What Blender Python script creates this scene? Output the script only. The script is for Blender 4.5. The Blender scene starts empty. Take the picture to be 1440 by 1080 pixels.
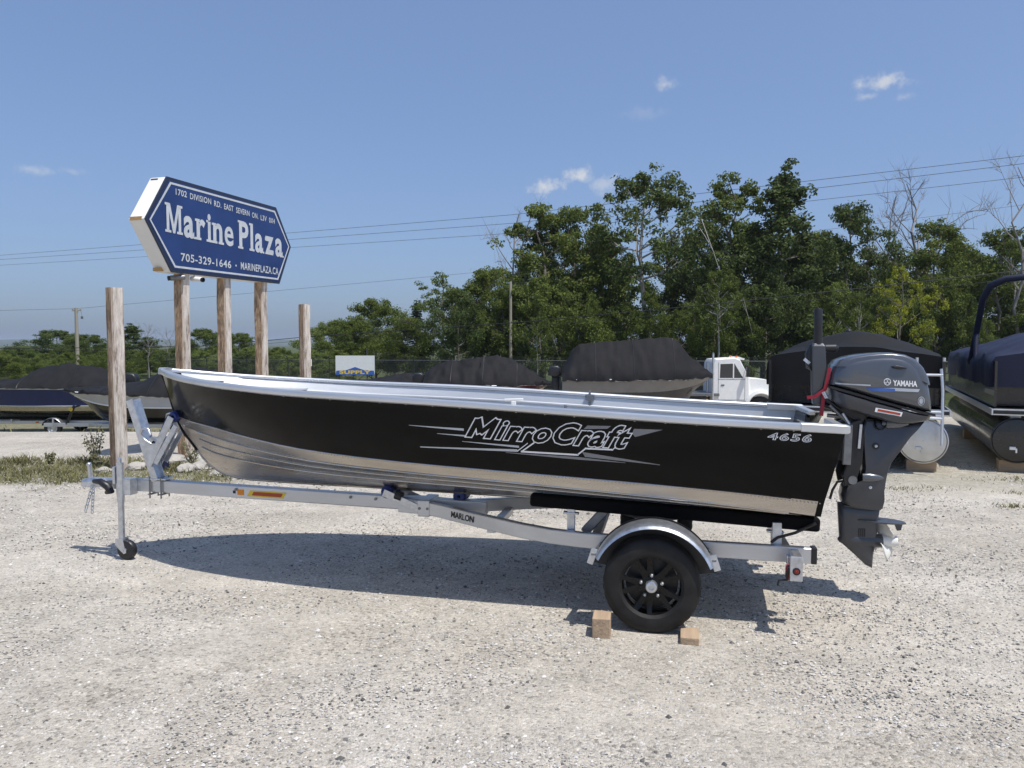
import bpy, bmesh, math, random
from mathutils import Vector, Matrix, noise, Quaternion
from mathutils.bvhtree import BVHTree
R = math.radians
random.seed(7)
sc = bpy.context.scene
col = sc.collection

# ------------------------------------------------------------------ camera, sky, sun, exposure
FPX, EYE, PITCH = 1081.0, 1.70, math.atan(55 / 1081.0)       # focal length in photo pixels, eye height, downward tilt
cam_data = bpy.data.cameras.new('camera'); cam = bpy.data.objects.new('camera', cam_data); col.objects.link(cam)
cam.location = (0, 0, EYE); cam.rotation_euler = (R(90) - PITCH, 0, 0)
cam_data.sensor_width = 36; cam_data.lens = FPX / 1440 * 36
cam_data.clip_start = 0.05; cam_data.clip_end = 20000
sc.camera = cam

SUN = Vector((0.332, -0.272, 1.0)).normalized()              # towards the sun, from the boat's shadow
sun_data = bpy.data.lights.new('sun', 'SUN'); sun = bpy.data.objects.new('sun', sun_data); col.objects.link(sun)
sun_data.energy = 4.7; sun_data.angle = R(0.55); sun_data.color = (1.0, 0.955, 0.89)
sun.rotation_euler = (-SUN).to_track_quat('-Z', 'Y').to_euler(); sun.location = (8, -8, 20)

def ray(px, py):
    x = (px - 720) / FPX; y = (540 - py) / FPX; c, s = math.cos(PITCH), math.sin(PITCH)
    return Vector((x, c + s * y, -s + c * y))

world = bpy.data.worlds.new('World'); sc.world = world; world.use_nodes = True
def build_world():
    nt = world.node_tree; N = nt.nodes; L = nt.links; N.clear()
    out = N.new('ShaderNodeOutputWorld'); bg = N.new('ShaderNodeBackground'); bg.inputs[1].default_value = 0.10
    sky = N.new('ShaderNodeTexSky'); sky.sky_type = 'NISHITA'; sky.sun_disc = False
    sky.sun_elevation = math.asin(SUN.z); sky.sun_rotation = math.atan2(SUN.x, SUN.y)
    sky.air_density = 1.0; sky.dust_density = 2.5; sky.ozone_density = 4.0; sky.altitude = 200
    tc = N.new('ShaderNodeTexCoord')
    def m(op, a, b=None, c=None):
        n = N.new('ShaderNodeMath'); n.operation = op
        for i, v in enumerate((a, b, c)):
            if v is None: continue
            if isinstance(v, (int, float)): n.inputs[i].default_value = v
            else: L.new(v, n.inputs[i])
        return n.outputs[0]
    def dot(v):
        n = N.new('ShaderNodeVectorMath'); n.operation = 'DOT_PRODUCT'; L.new(tc.outputs['Generated'], n.inputs[0])
        n.inputs[1].default_value = v; return n.outputs['Value']
    noi = N.new('ShaderNodeTexNoise'); noi.inputs['Scale'].default_value = 60; noi.inputs['Detail'].default_value = 7
    noi.inputs['Roughness'].default_value = 0.62; L.new(tc.outputs['Generated'], noi.inputs['Vector'])
    total = None
    # a few fair-weather puffs: direction, half width, half height (radians), density
    for px, py, wx, wy, dn in [(765, 263, .030, .0135, .85), (817, 247, .026, .0135, .85), (851, 259, .026, .016, .45),
                               (1238, 116, .036, .011, .75), (1216, 136, .018, .006, .45), (1268, 137, .016, .006, .35),
                               (938, 117, .016, .009, .55), (45, 238, .022, .008, .40), (105, 241, .018, .007, .35), (905, 158, .03, .012, .16)]:
        d = ray(px, py).normalized(); r = Vector((d.y, -d.x, 0)).normalized(); u = r.cross(d)
        a = m('DIVIDE', dot(r), wx); b = m('DIVIDE', dot(u), wy)
        q = m('ADD', m('MULTIPLY', a, a), m('MULTIPLY', b, b))
        front = m('GREATER_THAN', dot(d), 0.0)
        k = m('MULTIPLY', m('SUBTRACT', 1.0, m('SQRT', q)), 0.75)
        v = m('ADD', k, m('MULTIPLY', m('SUBTRACT', noi.outputs['Fac'], 0.52), 1.9))
        sm = N.new('ShaderNodeMapRange'); sm.interpolation_type = 'SMOOTHSTEP'; L.new(v, sm.inputs[0])
        sm.inputs[1].default_value = 0.0; sm.inputs[2].default_value = 0.85; sm.inputs[4].default_value = dn
        v = m('MULTIPLY', sm.outputs[0], front)
        total = v if total is None else m('MAXIMUM', total, v)
    # hazy summer sky: the whole dome evened out, so it pales only a little towards the horizon
    gm = N.new('ShaderNodeGamma'); gm.inputs[1].default_value = .60; L.new(sky.outputs[0], gm.inputs[0])
    tn = N.new('ShaderNodeMixRGB'); tn.blend_type = 'MULTIPLY'; tn.inputs[0].default_value = 1; L.new(gm.outputs[0], tn.inputs[1]); tn.inputs[2].default_value = (1.69, 2.03, 2.66, 1)
    mix = N.new('ShaderNodeMixRGB'); L.new(total, mix.inputs[0]); L.new(tn.outputs[0], mix.inputs[1])
    mix.inputs[2].default_value = (7.0, 7.2, 7.5, 1)
    L.new(mix.outputs[0], bg.inputs[0]); L.new(bg.outputs[0], out.inputs[0])
build_world()
sc.view_settings.view_transform = 'Standard'; sc.view_settings.look = 'None'
sc.view_settings.exposure = 0.0; sc.view_settings.gamma = 1.0
sc.render.engine = 'CYCLES'

# ------------------------------------------------------------------ placing: photo pixel + known plane -> point
YAW = R(11.5)                                                # the trailer stands turned this far from square-on
ORG = Vector((-3.07, 6.16, 0))
UX = Vector((math.cos(YAW), -math.sin(YAW), 0)); NS = Vector((-math.sin(YAW), -math.cos(YAW), 0))
TF = Matrix.Translation(ORG) @ Matrix.Rotation(-YAW, 4, 'Z')  # trailer frame: x bow->stern, y away from the camera side, z up
def on_s(px, py, s):
    """pixel -> (t, z) in the trailer's lengthwise upright plane at side offset s"""
    r = ray(px, py); k = (s + ORG.dot(NS)) / (r.x * NS.x + r.y * NS.y); p = Vector((r.x * k, r.y * k, 0)) - ORG
    return p.dot(UX), EYE + r.z * k
def at(px, py, Y):
    r = ray(px, py); k = Y / r.y; return Vector((r.x * k, Y, EYE + r.z * k))
def sstep(a, b, v):
    v = max(0.0, min(1.0, (v - a) / (b - a))); return v * v * (3 - 2 * v)
def gz(x, y):
    w = sstep(2, 7, x)
    d = (1 - w) * sstep(13.5, 27, y) + w * sstep(19, 32, y)
    return -1.4 * d
def lerp(pts, v):
    if v <= pts[0][0]: return pts[0][1]
    for (a, b), (c, d) in zip(pts, pts[1:]):
        if v <= c: return b + (d - b) * (v - a) / (c - a)
    return pts[-1][1]
def smooth_lerp(pts, v):
    n = len(pts); i = 0
    if v <= pts[0][0]: return pts[0][1]
    if v >= pts[-1][0]: return pts[-1][1]
    while v > pts[i + 1][0]: i += 1
    def slope(k):
        if k == 0: return (pts[1][1] - pts[0][1]) / (pts[1][0] - pts[0][0])
        if k == n - 1: return (pts[-1][1] - pts[-2][1]) / (pts[-1][0] - pts[-2][0])
        return (pts[k + 1][1] - pts[k - 1][1]) / (pts[k + 1][0] - pts[k - 1][0])
    h = pts[i + 1][0] - pts[i][0]; u = (v - pts[i][0]) / h
    return ((2*u**3 - 3*u*u + 1) * pts[i][1] + (u**3 - 2*u*u + u) * h * slope(i)
            + (-2*u**3 + 3*u*u) * pts[i + 1][1] + (u**3 - u*u) * h * slope(i + 1))

# ------------------------------------------------------------------ materials
MATS = {}
def mat(name, c, rough=.6, metal=0.0, var=.12, scale=6.0, bump=0.0, bscale=60.0, coat=0.0, spec=.5, streak=None, rvar=.08, island=0.0, trans=0.0):
    if name in MATS: return MATS[name]
    m = bpy.data.materials.new(name); m.use_nodes = True; nt = m.node_tree; N = nt.nodes; L = nt.links
    b = N['Principled BSDF']; out = N['Material Output']
    b.inputs['Roughness'].default_value = rough; b.inputs['Metallic'].default_value = metal
    b.inputs['Coat Weight'].default_value = coat; b.inputs['Coat Roughness'].default_value = .04
    b.inputs['Specular IOR Level'].default_value = spec
    tc = N.new('ShaderNodeTexCoord'); mp = N.new('ShaderNodeMapping'); L.new(tc.outputs['Object'], mp.inputs[0])
    if streak: mp.inputs['Scale'].default_value = streak
    n1 = N.new('ShaderNodeTexNoise'); n1.inputs['Scale'].default_value = scale; n1.inputs['Detail'].default_value = 6
    n1.inputs['Roughness'].default_value = .6; L.new(mp.outputs[0], n1.inputs['Vector'])
    rp = N.new('ShaderNodeValToRGB'); L.new(n1.outputs['Fac'], rp.inputs[0])
    rp.color_ramp.elements[0].position = .28; rp.color_ramp.elements[1].position = .72
    lo = tuple(max(0, x * (1 - var)) for x in c) + (1,); hi = tuple(min(1, x * (1 + var)) for x in c) + (1,)
    rp.color_ramp.elements[0].color = lo; rp.color_ramp.elements[1].color = hi
    src = rp.outputs[0]
    if island:
        ge = N.new('ShaderNodeNewGeometry'); hv = N.new('ShaderNodeHueSaturation')
        mr = N.new('ShaderNodeMapRange'); L.new(ge.outputs['Random Per Island'], mr.inputs[0])
        mr.inputs[3].default_value = 1 - island; mr.inputs[4].default_value = 1 + island
        L.new(mr.outputs[0], hv.inputs['Value']); L.new(src, hv.inputs['Color']); src = hv.outputs[0]
    L.new(src, b.inputs['Base Color'])
    if rvar:
        mr2 = N.new('ShaderNodeMapRange'); L.new(n1.outputs['Fac'], mr2.inputs[0])
        mr2.inputs[3].default_value = max(0, rough - rvar); mr2.inputs[4].default_value = min(1, rough + rvar)
        L.new(mr2.outputs[0], b.inputs['Roughness'])
    if bump:
        n2 = N.new('ShaderNodeTexNoise'); n2.inputs['Scale'].default_value = bscale; n2.inputs['Detail'].default_value = 5
        L.new(mp.outputs[0], n2.inputs['Vector'])
        bp = N.new('ShaderNodeBump'); bp.inputs['Strength'].default_value = bump; bp.inputs['Distance'].default_value = .02
        L.new(n2.outputs['Fac'], bp.inputs['Height']); L.new(bp.outputs[0], b.inputs['Normal'])
    if trans:
        tr = N.new('ShaderNodeBsdfTranslucent'); L.new(src, tr.inputs[0]); mx = N.new('ShaderNodeMixShader'); mx.inputs[0].default_value = trans
        L.new(b.outputs[0], mx.inputs[1]); L.new(tr.outputs[0], mx.inputs[2]); L.new(mx.outputs[0], out.inputs[0])
    MATS[name] = m; return m

M = dict(
    black_paint=mat('black_paint', (.0035, .0035, .0034), .12, 0, .3, 2.2, .05, 2.6, spec=.17, rvar=.06, streak=(.5, 1, 1)),
    bare=mat('bare_aluminium', (.52, .485, .44), .27, 1, .20, 4, .05, 9, streak=(.3, 1, 2.0), rvar=.10),
    trim=mat('trim_aluminium', (.66, .67, .68), .36, .8, .08, 8, streak=(.2, 1, 1)),
    liner=mat('interior_aluminium', (.56, .575, .59), .48, .5, .10, 6, streak=(.3, 1, 3)),
    frame=mat('trailer_aluminium', (.60, .61, .62), .42, .85, .10, 9, .04, 120, streak=(.15, 1, 1)),
    galv=mat('galvanised_steel', (.58, .60, .63), .36, .9, .20, 26, .03, 60, rvar=.12),
    dsteel=mat('dull_steel', (.22, .225, .235), .45, .85, .2, 20),
    rubber=mat('tyre_rubber', (.017, .0165, .016), .62, 0, .45, 9, .15, 160, spec=.3),
    wheel=mat('black_wheel', (.005, .005, .0055), .28, 0, .2, 20, spec=.3),
    carpet=mat('bunk_carpet', (.008, .008, .009), .95, 0, .2, 80, .5, 300, spec=.1),
    plastic=mat('black_plastic', (.014, .014, .016), .42, 0, .2, 20),
    blue=mat('blue_rubber', (.012, .03, .16), .45, 0, .15, 20),
    cowl=mat('cowl_grey', (.112, .120, .134), .26, .5, .06, 4, coat=.7, rvar=.03),
    cowl_low=mat('lower_unit_grey', (.070, .074, .084), .36, .4, .10, 8, coat=.3),
    white=mat('white_paint', (.80, .80, .78), .4, 0, .05, 6),
    prop=mat('propeller_white', (.74, .73, .68), .35, 0, .06, 10, coat=.3),
    red=mat('red_strap', (.30, .012, .03), .6, 0, .15, 30),
    decal_white=mat('decal_white', (.86, .86, .86), .4, 0, .05, 20),
    decal_grey=mat('decal_grey', (.22, .22, .23), .4, 0, .1, 20),
    decal_dark=mat('decal_dark', (.006, .006, .006), .4, 0, .1, 20),
    decal_blue=mat('decal_blue', (.05, .13, .42), .35, 0, .1, 20),
    decal_silver=mat('decal_silver', (.50, .54, .60), .3, .4, .05, 20),
    orange=mat('decal_orange', (.75, .25, .02), .45, 0, .1, 20),
    yellow=mat('decal_yellow', (.80, .55, .04), .45, 0, .1, 20),
    darkred=mat('decal_red', (.42, .06, .02), .45, 0, .1, 20),
    amber=mat('amber_lens', (.75, .16, .02), .25, 0, .1, 20, coat=.5),
    lens=mat('red_lens', (.25, .008, .008), .2, 0, .1, 20, coat=.5),
    lumber=mat('weathered_lumber', (.40, .29, .19), .8, 0, .28, 14, .3, 60, streak=(1, .12, 1)),
    cover=mat('charcoal_canvas', (.0145, .0142, .0155), .75, 0, .28, 3, .12, 50, spec=.16),
    cover2=mat('black_canvas', (.012, .012, .013), .70, 0, .28, 3, .12, 50, spec=.2),
    navy=mat('navy_canvas', (.010, .013, .036), .62, 0, .2, 3, .10, 50, spec=.4),
    bluehull=mat('blue_hull', (.008, .020, .105), .2, 0, .15, 3, coat=.5),
    greyhull=mat('pale_grey_hull', (.42, .43, .44), .3, 0, .08, 3, coat=.3),
    darkhull=mat('dark_hull', (.020, .019, .019), .25, 0, .2, 3, coat=.4),
    redhull=mat('red_hull', (.10, .012, .010), .25, 0, .2, 3, coat=.4),
    tube=mat('pontoon_aluminium', (.62, .63, .64), .33, .95, .14, 5, .05, 14),
    glass=mat('dark_glass', (.02, .026, .03), .06, 0, .1, 4, spec=.8),
    pole=mat('pole_wood', (.34, .31, .24), .85, 0, .2, 5, .2, 30, streak=(1, 1, .1)),
    cable=mat('black_cable', (.018, .018, .02), .6, 0, .1, 5),
    taupe=mat('taupe_hull', (.20, .185, .165), .35, 0, .12, 3),
    wire=mat('wire_grey', (.13, .14, .155), .6, .3, .1, 5),
    fence=mat('fence_steel', (.11, .115, .12), .6, .6, .1, 5),
    rock=mat('limestone', (.38, .355, .315), .9, 0, .22, 5, .6, 14),
    bark=mat('grey_bark', (.17, .15, .125), .95, 0, .3, 6, .5, 24, streak=(1, 1, .25)),
    pale_bark=mat('pale_bark', (.34, .32, .285), .95, 0, .25, 6, .4, 24, streak=(1, 1, .25)),
    dead=mat('dead_wood', (.23, .21, .195), .95, 0, .2, 6),
)

# ------------------------------------------------------------------ mesh collector
class MB:
    def __init__(s): s.v = []; s.f = []
    def add(s, vs, fs):
        o = len(s.v); s.v += [tuple(p) for p in vs]; s.f += [tuple(i + o for i in f) for f in fs]; return s
    def box(s, c, size, rot=None):
        hx, hy, hz = (d / 2 for d in size); vs = [Vector((x, y, z)) for x in (-hx, hx) for y in (-hy, hy) for z in (-hz, hz)]
        if rot is not None: vs = [rot @ v for v in vs]
        c = Vector(c)
        return s.add([v + c for v in vs], [(0,1,3,2),(4,6,7,5),(0,4,5,1),(2,3,7,6),(0,2,6,4),(1,5,7,3)])
    def bar(s, a, b, w, h, up=(0, 0, 1)):
        a = Vector(a); b = Vector(b); d = (b - a).normalized(); up = Vector(up)
        side = d.cross(up)
        if side.length < 1e-4: side = d.cross(Vector((0, 1, 0)))
        side.normalize(); u = side.cross(d); vs = []
        for p in (a, b):
            for i, j in ((-1,-1),(1,-1),(1,1),(-1,1)): vs.append(p + side * (i * w / 2) + u * (j * h / 2))
        return s.add(vs, [(3,2,1,0),(4,5,6,7),(0,1,5,4),(1,2,6,5),(2,3,7,6),(3,0,4,7)])
    def loft(s, rings, cap=True, closed=True):
        n = len(rings[0]); vs = [p for r in rings for p in r]; fs = []
        for i in range(len(rings) - 1):
            for j in range(n if closed else n - 1):
                k = (j + 1) % n; fs.append((i*n + j, i*n + k, (i+1)*n + k, (i+1)*n + j))
        if cap and closed:
            fs.append(tuple(reversed(range(n)))); fs.append(tuple((len(rings)-1)*n + j for j in range(n)))
        return s.add(vs, fs)
    def tube(s, path, r, n=8, cap=True):
        path = [Vector(p) for p in path]; rr = r if isinstance(r, (list, tuple)) else [r] * len(path); rings = []; ref = None
        for i, p in enumerate(path):
            d = (path[min(i+1, len(path)-1)] - path[max(i-1, 0)]).normalized()
            if ref is None: ref = d.orthogonal().normalized()
            ref = (ref - d * ref.dot(d)).normalized(); q = d.cross(ref)
            rings.append([p + (ref * math.cos(2*math.pi*k/n) + q * math.sin(2*math.pi*k/n)) * rr[i] for k in range(n)])
        return s.loft(rings, cap)
    def lathe(s, prof, c, axis='y', n=40, cap=False, mod=None):
        c = Vector(c); rings = []
        for i, (r, h) in enumerate(prof):
            ring = []
            for k in range(n):
                a = 2*math.pi*k/n; q = r + (mod(i, k) if mod else 0); x, z = q*math.cos(a), q*math.sin(a)
                ring.append(c + (Vector((x, h, z)) if axis == 'y' else Vector((h, x, z)) if axis == 'x' else Vector((x, z, h))))
            rings.append(ring)
        return s.loft(rings, cap)
    def prism(s, poly, vec):
        n = len(poly); vec = Vector(vec); a = [Vector(p) for p in poly]
        return s.add(a + [p + vec for p in a], [tuple(reversed(range(n))), tuple(range(n, 2*n))] + [(i, (i+1) % n, (i+1) % n + n, i + n) for i in range(n)])
    def inflate(s, poly, w, levels=((-1,.70),(-.93,.85),(-.72,.95),(-.35,.99),(.35,.99),(.72,.95),(.93,.85),(1,.70)), y0=0.0):
        """outline in the x-z plane blown up sideways to half width w"""
        cx = sum(p[0] for p in poly) / len(poly); cz = sum(p[1] for p in poly) / len(poly)
        return s.loft([[Vector((cx + (x-cx)*k, y0 + u*w, cz + (z-cz)*k)) for x, z in poly] for u, k in levels])
    def build(s, name, m, parent=None, smooth=None, bevel=0.0, seg=2, base=None, raw=False):
        me = bpy.data.meshes.new(name)
        b = Vector(base) if base is not None else (Vector(parent['_b']) if parent is not None and '_b' in parent else Vector((0, 0, 0)))
        me.from_pydata([tuple(Vector(v) - b) for v in s.v], [], s.f); me.validate()
        if not raw:
            bm = bmesh.new(); bm.from_mesh(me); bmesh.ops.recalc_face_normals(bm, faces=bm.faces); bm.to_mesh(me); bm.free()
        me.materials.append(m if not isinstance(m, str) else M[m])
        o = bpy.data.objects.new(name, me); col.objects.link(o)
        if parent is not None: o.parent = parent; o['_b'] = tuple(b)
        if smooth is not None:
            me.shade_smooth()
            if smooth < 180:
                try: me.set_sharp_from_angle(angle=R(smooth))
                except Exception: pass
        if bevel:
            md = o.modifiers.new('bevel', 'BEVEL'); md.width = bevel; md.segments = seg; md.limit_method = 'ANGLE'; md.angle_limit = R(40)
        return o

def tag(o, label, cat, group=None, kind=None):
    o['label'] = label; o['category'] = cat
    if group: o['group'] = group
    if kind: o['kind'] = kind
    return o
def thing(name, label, cat, mtx=None, base=(0, 0, 0), group=None):
    o = bpy.data.objects.new(name, None); col.objects.link(o); o.empty_display_size = .2
    o.matrix_world = (mtx if mtx is not None else Matrix()) @ Matrix.Translation(Vector(base)); o['_b'] = tuple(base)
    return tag(o, label, cat, group)
def structure(o): o['kind'] = 'structure'; return o
def T(t, s, z): return Vector((t, -s, z))
def place(x, y, rz=0.0, z=None):
    return Matrix.Translation((x, y, gz(x, y) if z is None else z)) @ Matrix.Rotation(rz, 4, 'Z')
def text2d(body, shear=0.0, offset=0.0, spacing=1.0, res=3):
    cu = bpy.data.curves.new('t', 'FONT'); cu.body = body; cu.shear = shear; cu.offset = offset; cu.space_character = spacing; cu.resolution_u = res
    ob = bpy.data.objects.new('t', cu); col.objects.link(ob); dg = bpy.context.evaluated_depsgraph_get(); dg.update()
    me = bpy.data.meshes.new_from_object(ob.evaluated_get(dg)); vs = [(v.co.x, v.co.y) for v in me.vertices]; fs = [tuple(p.vertices) for p in me.polygons]
    bpy.data.objects.remove(ob); bpy.data.curves.remove(cu); bpy.data.meshes.remove(me); return vs, fs
def bbox2(vs): return min(v[0] for v in vs), min(v[1] for v in vs), max(v[0] for v in vs), max(v[1] for v in vs)
def bvh_of(objs):
    vs = []; fs = []
    for o in objs:
        b = Vector(o['_b']); k = len(vs); vs += [v.co + b for v in o.data.vertices]; fs += [tuple(i + k for i in p.vertices) for p in o.data.polygons]
    return BVHTree.FromPolygons(vs, fs)
def drape(bvh, t, z, lift, fallback):
    hit = bvh.ray_cast(Vector((t, -3, z)), Vector((0, 1, 0)))
    y = hit[0].y if hit[0] is not None else fallback
    return Vector((t, y - lift, z))
def quad_map(corners):
    bl, br, tl, tr = corners
    return lambda u, v: (bl[0]*(1-u)*(1-v) + br[0]*u*(1-v) + tl[0]*(1-u)*v + tr[0]*u*v, bl[1]*(1-u)*(1-v) + br[1]*u*(1-v) + tl[1]*(1-u)*v + tr[1]*u*v)

# ------------------------------------------------------------------ ground
def ground_material():
    m = bpy.data.materials.new('gravel_lot'); m.use_nodes = True; nt = m.node_tree; N = nt.nodes; L = nt.links; b = N['Principled BSDF']
    b.inputs['Roughness'].default_value = .95; b.inputs['Specular IOR Level'].default_value = .2
    tc = N.new('ShaderNodeTexCoord'); P = tc.outputs['Object']
    def noi(scale, det=6, rough=.6, dist=0):
        n = N.new('ShaderNodeTexNoise'); n.inputs['Scale'].default_value = scale; n.inputs['Detail'].default_value = det
        n.inputs['Roughness'].default_value = rough; n.inputs['Distortion'].default_value = dist; L.new(P, n.inputs['Vector']); return n.outputs['Fac']
    def ramp(f, stops):
        r = N.new('ShaderNodeValToRGB'); L.new(f, r.inputs[0]); e = r.color_ramp.elements
        while len(e) < len(stops): e.new(.5)
        for i, (p, c) in enumerate(stops): e[i].position = p; e[i].color = c + (1,) if len(c) == 3 else (c[0],) * 3 + (1,)
        return r.outputs[0]
    def mixc(f, a, c, mode='MIX'):
        x = N.new('ShaderNodeMixRGB'); x.blend_type = mode
        for i, v in enumerate((f, a, c)):
            if isinstance(v, (int, float)): x.inputs[i].default_value = v
            elif isinstance(v, tuple): x.inputs[i].default_value = v + (1,)
            else: L.new(v, x.inputs[i])
        return x.outputs[0]
    def m2(op, a, c):
        x = N.new('ShaderNodeMath'); x.operation = op
        for i, v in enumerate((a, c)):
            if isinstance(v, (int, float)): x.inputs[i].default_value = v
            else: L.new(v, x.inputs[i])
        return x.outputs[0]
    def mr(v, a, c, d=0.0, e=1.0):
        x = N.new('ShaderNodeMapRange'); x.interpolation_type = 'SMOOTHSTEP'; L.new(v, x.inputs[0])
        for i, q in enumerate((a, c, d, e)): x.inputs[i+1].default_value = q
        return x.outputs[0]
    big = noi(.55, 5, .62, .4); mid = noi(3.2, 6, .65); 
    base = ramp(big, [(.28, (.405, .366, .305)), (.50, (.452, .414, .353)), (.74, (.515, .480, .422))])
    # wheel-worn lanes: compacted, paler and poorer in loose stone, running along the lot
    mpn = N.new('ShaderNodeMapping'); mpn.inputs['Rotation'].default_value = (0, 0, R(14)); mpn.inputs['Scale'].default_value = (.16, 1.15, 1); L.new(P, mpn.inputs[0])
    ln = N.new('ShaderNodeTexNoise'); ln.inputs['Scale'].default_value = 1.0; ln.inputs['Detail'].default_value = 4; ln.inputs['Roughness'].default_value = .55; ln.inputs['Distortion'].default_value = .5; L.new(mpn.outputs[0], ln.inputs['Vector']); lane = ln.outputs['Fac']
    base = mixc(.40, base, ramp(lane, [(.32, (.40,)), (.50, (.50,)), (.68, (.585,))]), 'OVERLAY')
    base = mixc(.55, base, ramp(mid, [(.30, (.36,)), (.52, (.50,)), (.70, (.62,))]), 'OVERLAY')
    # loose stones: cells with random tone, dark gaps between them
    def stones(scale):
        v = N.new('ShaderNodeTexVoronoi'); v.inputs['Scale'].default_value = scale; L.new(P, v.inputs['Vector']); 
        sp = N.new('ShaderNodeSeparateColor'); L.new(v.outputs['Color'], sp.inputs[0]); return v.outputs['Distance'], sp.outputs[0]
    d1, c1 = stones(58); d2, c2 = stones(120)
    tone1 = ramp(c1, [(0, (.24,)), (.10, (.33,)), (.2, (.47,)), (.75, (.53,)), (.93, (.60,)), (1, (.72,))])
    tone2 = ramp(c2, [(0, (.22,)), (.12, (.40,)), (.3, (.49,)), (.8, (.53,)), (1, (.68,))])
    cover = m2('MULTIPLY', mr(noi(.9, 5, .65, .6), .36, .64, .55, 1.0), mr(lane, .66, .42, .6, 1.0))
    base = mixc(cover, base, tone1, 'OVERLAY'); base = mixc(.6, base, tone2, 'OVERLAY')
    sep = N.new('ShaderNodeSeparateXYZ'); L.new(P, sep.inputs[0]); X, Y = sep.outputs[0], sep.outputs[1]
    wob = m2('MULTIPLY', m2('SUBTRACT', noi(1.1, 5, .65), .5), 2.2)
    yy = m2('ADD', Y, wob); xx = m2('ADD', X, wob)
    strip = m2('MULTIPLY', m2('MULTIPLY', mr(yy, 9.0, 9.6), mr(yy, 11.5, 10.9)), mr(xx, -3.1, -3.9))
    green = ramp(noi(7, 6, .7), [(.3, (.055, .065, .022)), (.5, (.12, .115, .045)), (.7, (.23, .20, .11))])
    base = mixc(m2('MULTIPLY', strip, .85), base, green)
    far = mr(m2('ADD', yy, m2('MULTIPLY', wob, 1.5)), 30, 38)
    grass = ramp(noi(.35, 6, .7), [(.3, (.035, .050, .018)), (.55, (.07, .085, .03)), (.75, (.13, .125, .05))])
    base = mixc(far, base, grass)
    # darker, mottled ground under the stored boats on the right
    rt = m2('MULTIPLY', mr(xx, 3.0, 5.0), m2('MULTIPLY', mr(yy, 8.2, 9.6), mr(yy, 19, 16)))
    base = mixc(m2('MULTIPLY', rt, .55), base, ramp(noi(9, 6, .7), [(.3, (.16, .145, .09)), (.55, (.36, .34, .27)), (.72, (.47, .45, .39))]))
    # weeds under the left boats; their shade is painted in with the same colour
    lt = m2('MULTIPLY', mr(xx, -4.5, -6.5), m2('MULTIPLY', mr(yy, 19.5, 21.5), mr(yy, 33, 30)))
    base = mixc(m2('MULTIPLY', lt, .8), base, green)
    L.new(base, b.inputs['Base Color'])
    h = m2('ADD', m2('MULTIPLY', mid, .35), m2('ADD', m2('MULTIPLY', m2('SUBTRACT', .6, d1), m2('MULTIPLY', cover, .55)), m2('MULTIPLY', m2('SUBTRACT', .5, d2), .25)))
    h = m2('ADD', h, m2('MULTIPLY', noi(260, 3, .7), .18))
    bp = N.new('ShaderNodeBump'); bp.inputs['Strength'].default_value = .75; bp.inputs['Distance'].default_value = .022
    L.new(h, bp.inputs['Height']); L.new(bp.outputs[0], b.inputs['Normal'])
    return m
def build_ground():
    def axis(lim, fine, step):
        a = []; v = -fine
        while v <= fine + 1e-6: a.append(v); v += step
        g = step; v = fine
        while v < lim: g *= 1.28; v += g; a.append(v); a.insert(0, -v)
        return a
    xs = axis(7000, 14, .35); ys = [y + 10 for y in axis(7000, 13, .35)]; vs = []; nx = len(xs)
    for y in ys:
        for x in xs:
            z = gz(x, y)
            if abs(x) < 40 and -10 < y < 60: z += .012 * noise.noise((x*.8, y*.8, 0)) + .006 * noise.noise((x*2.3, y*2.3, 5))
            vs.append((x, y, z))
    fs = [(j*nx+i, j*nx+i+1, (j+1)*nx+i+1, (j+1)*nx+i) for j in range(len(ys)-1) for i in range(nx-1)]
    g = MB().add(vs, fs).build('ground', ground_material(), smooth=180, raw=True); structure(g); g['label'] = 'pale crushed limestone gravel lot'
build_ground()

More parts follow.
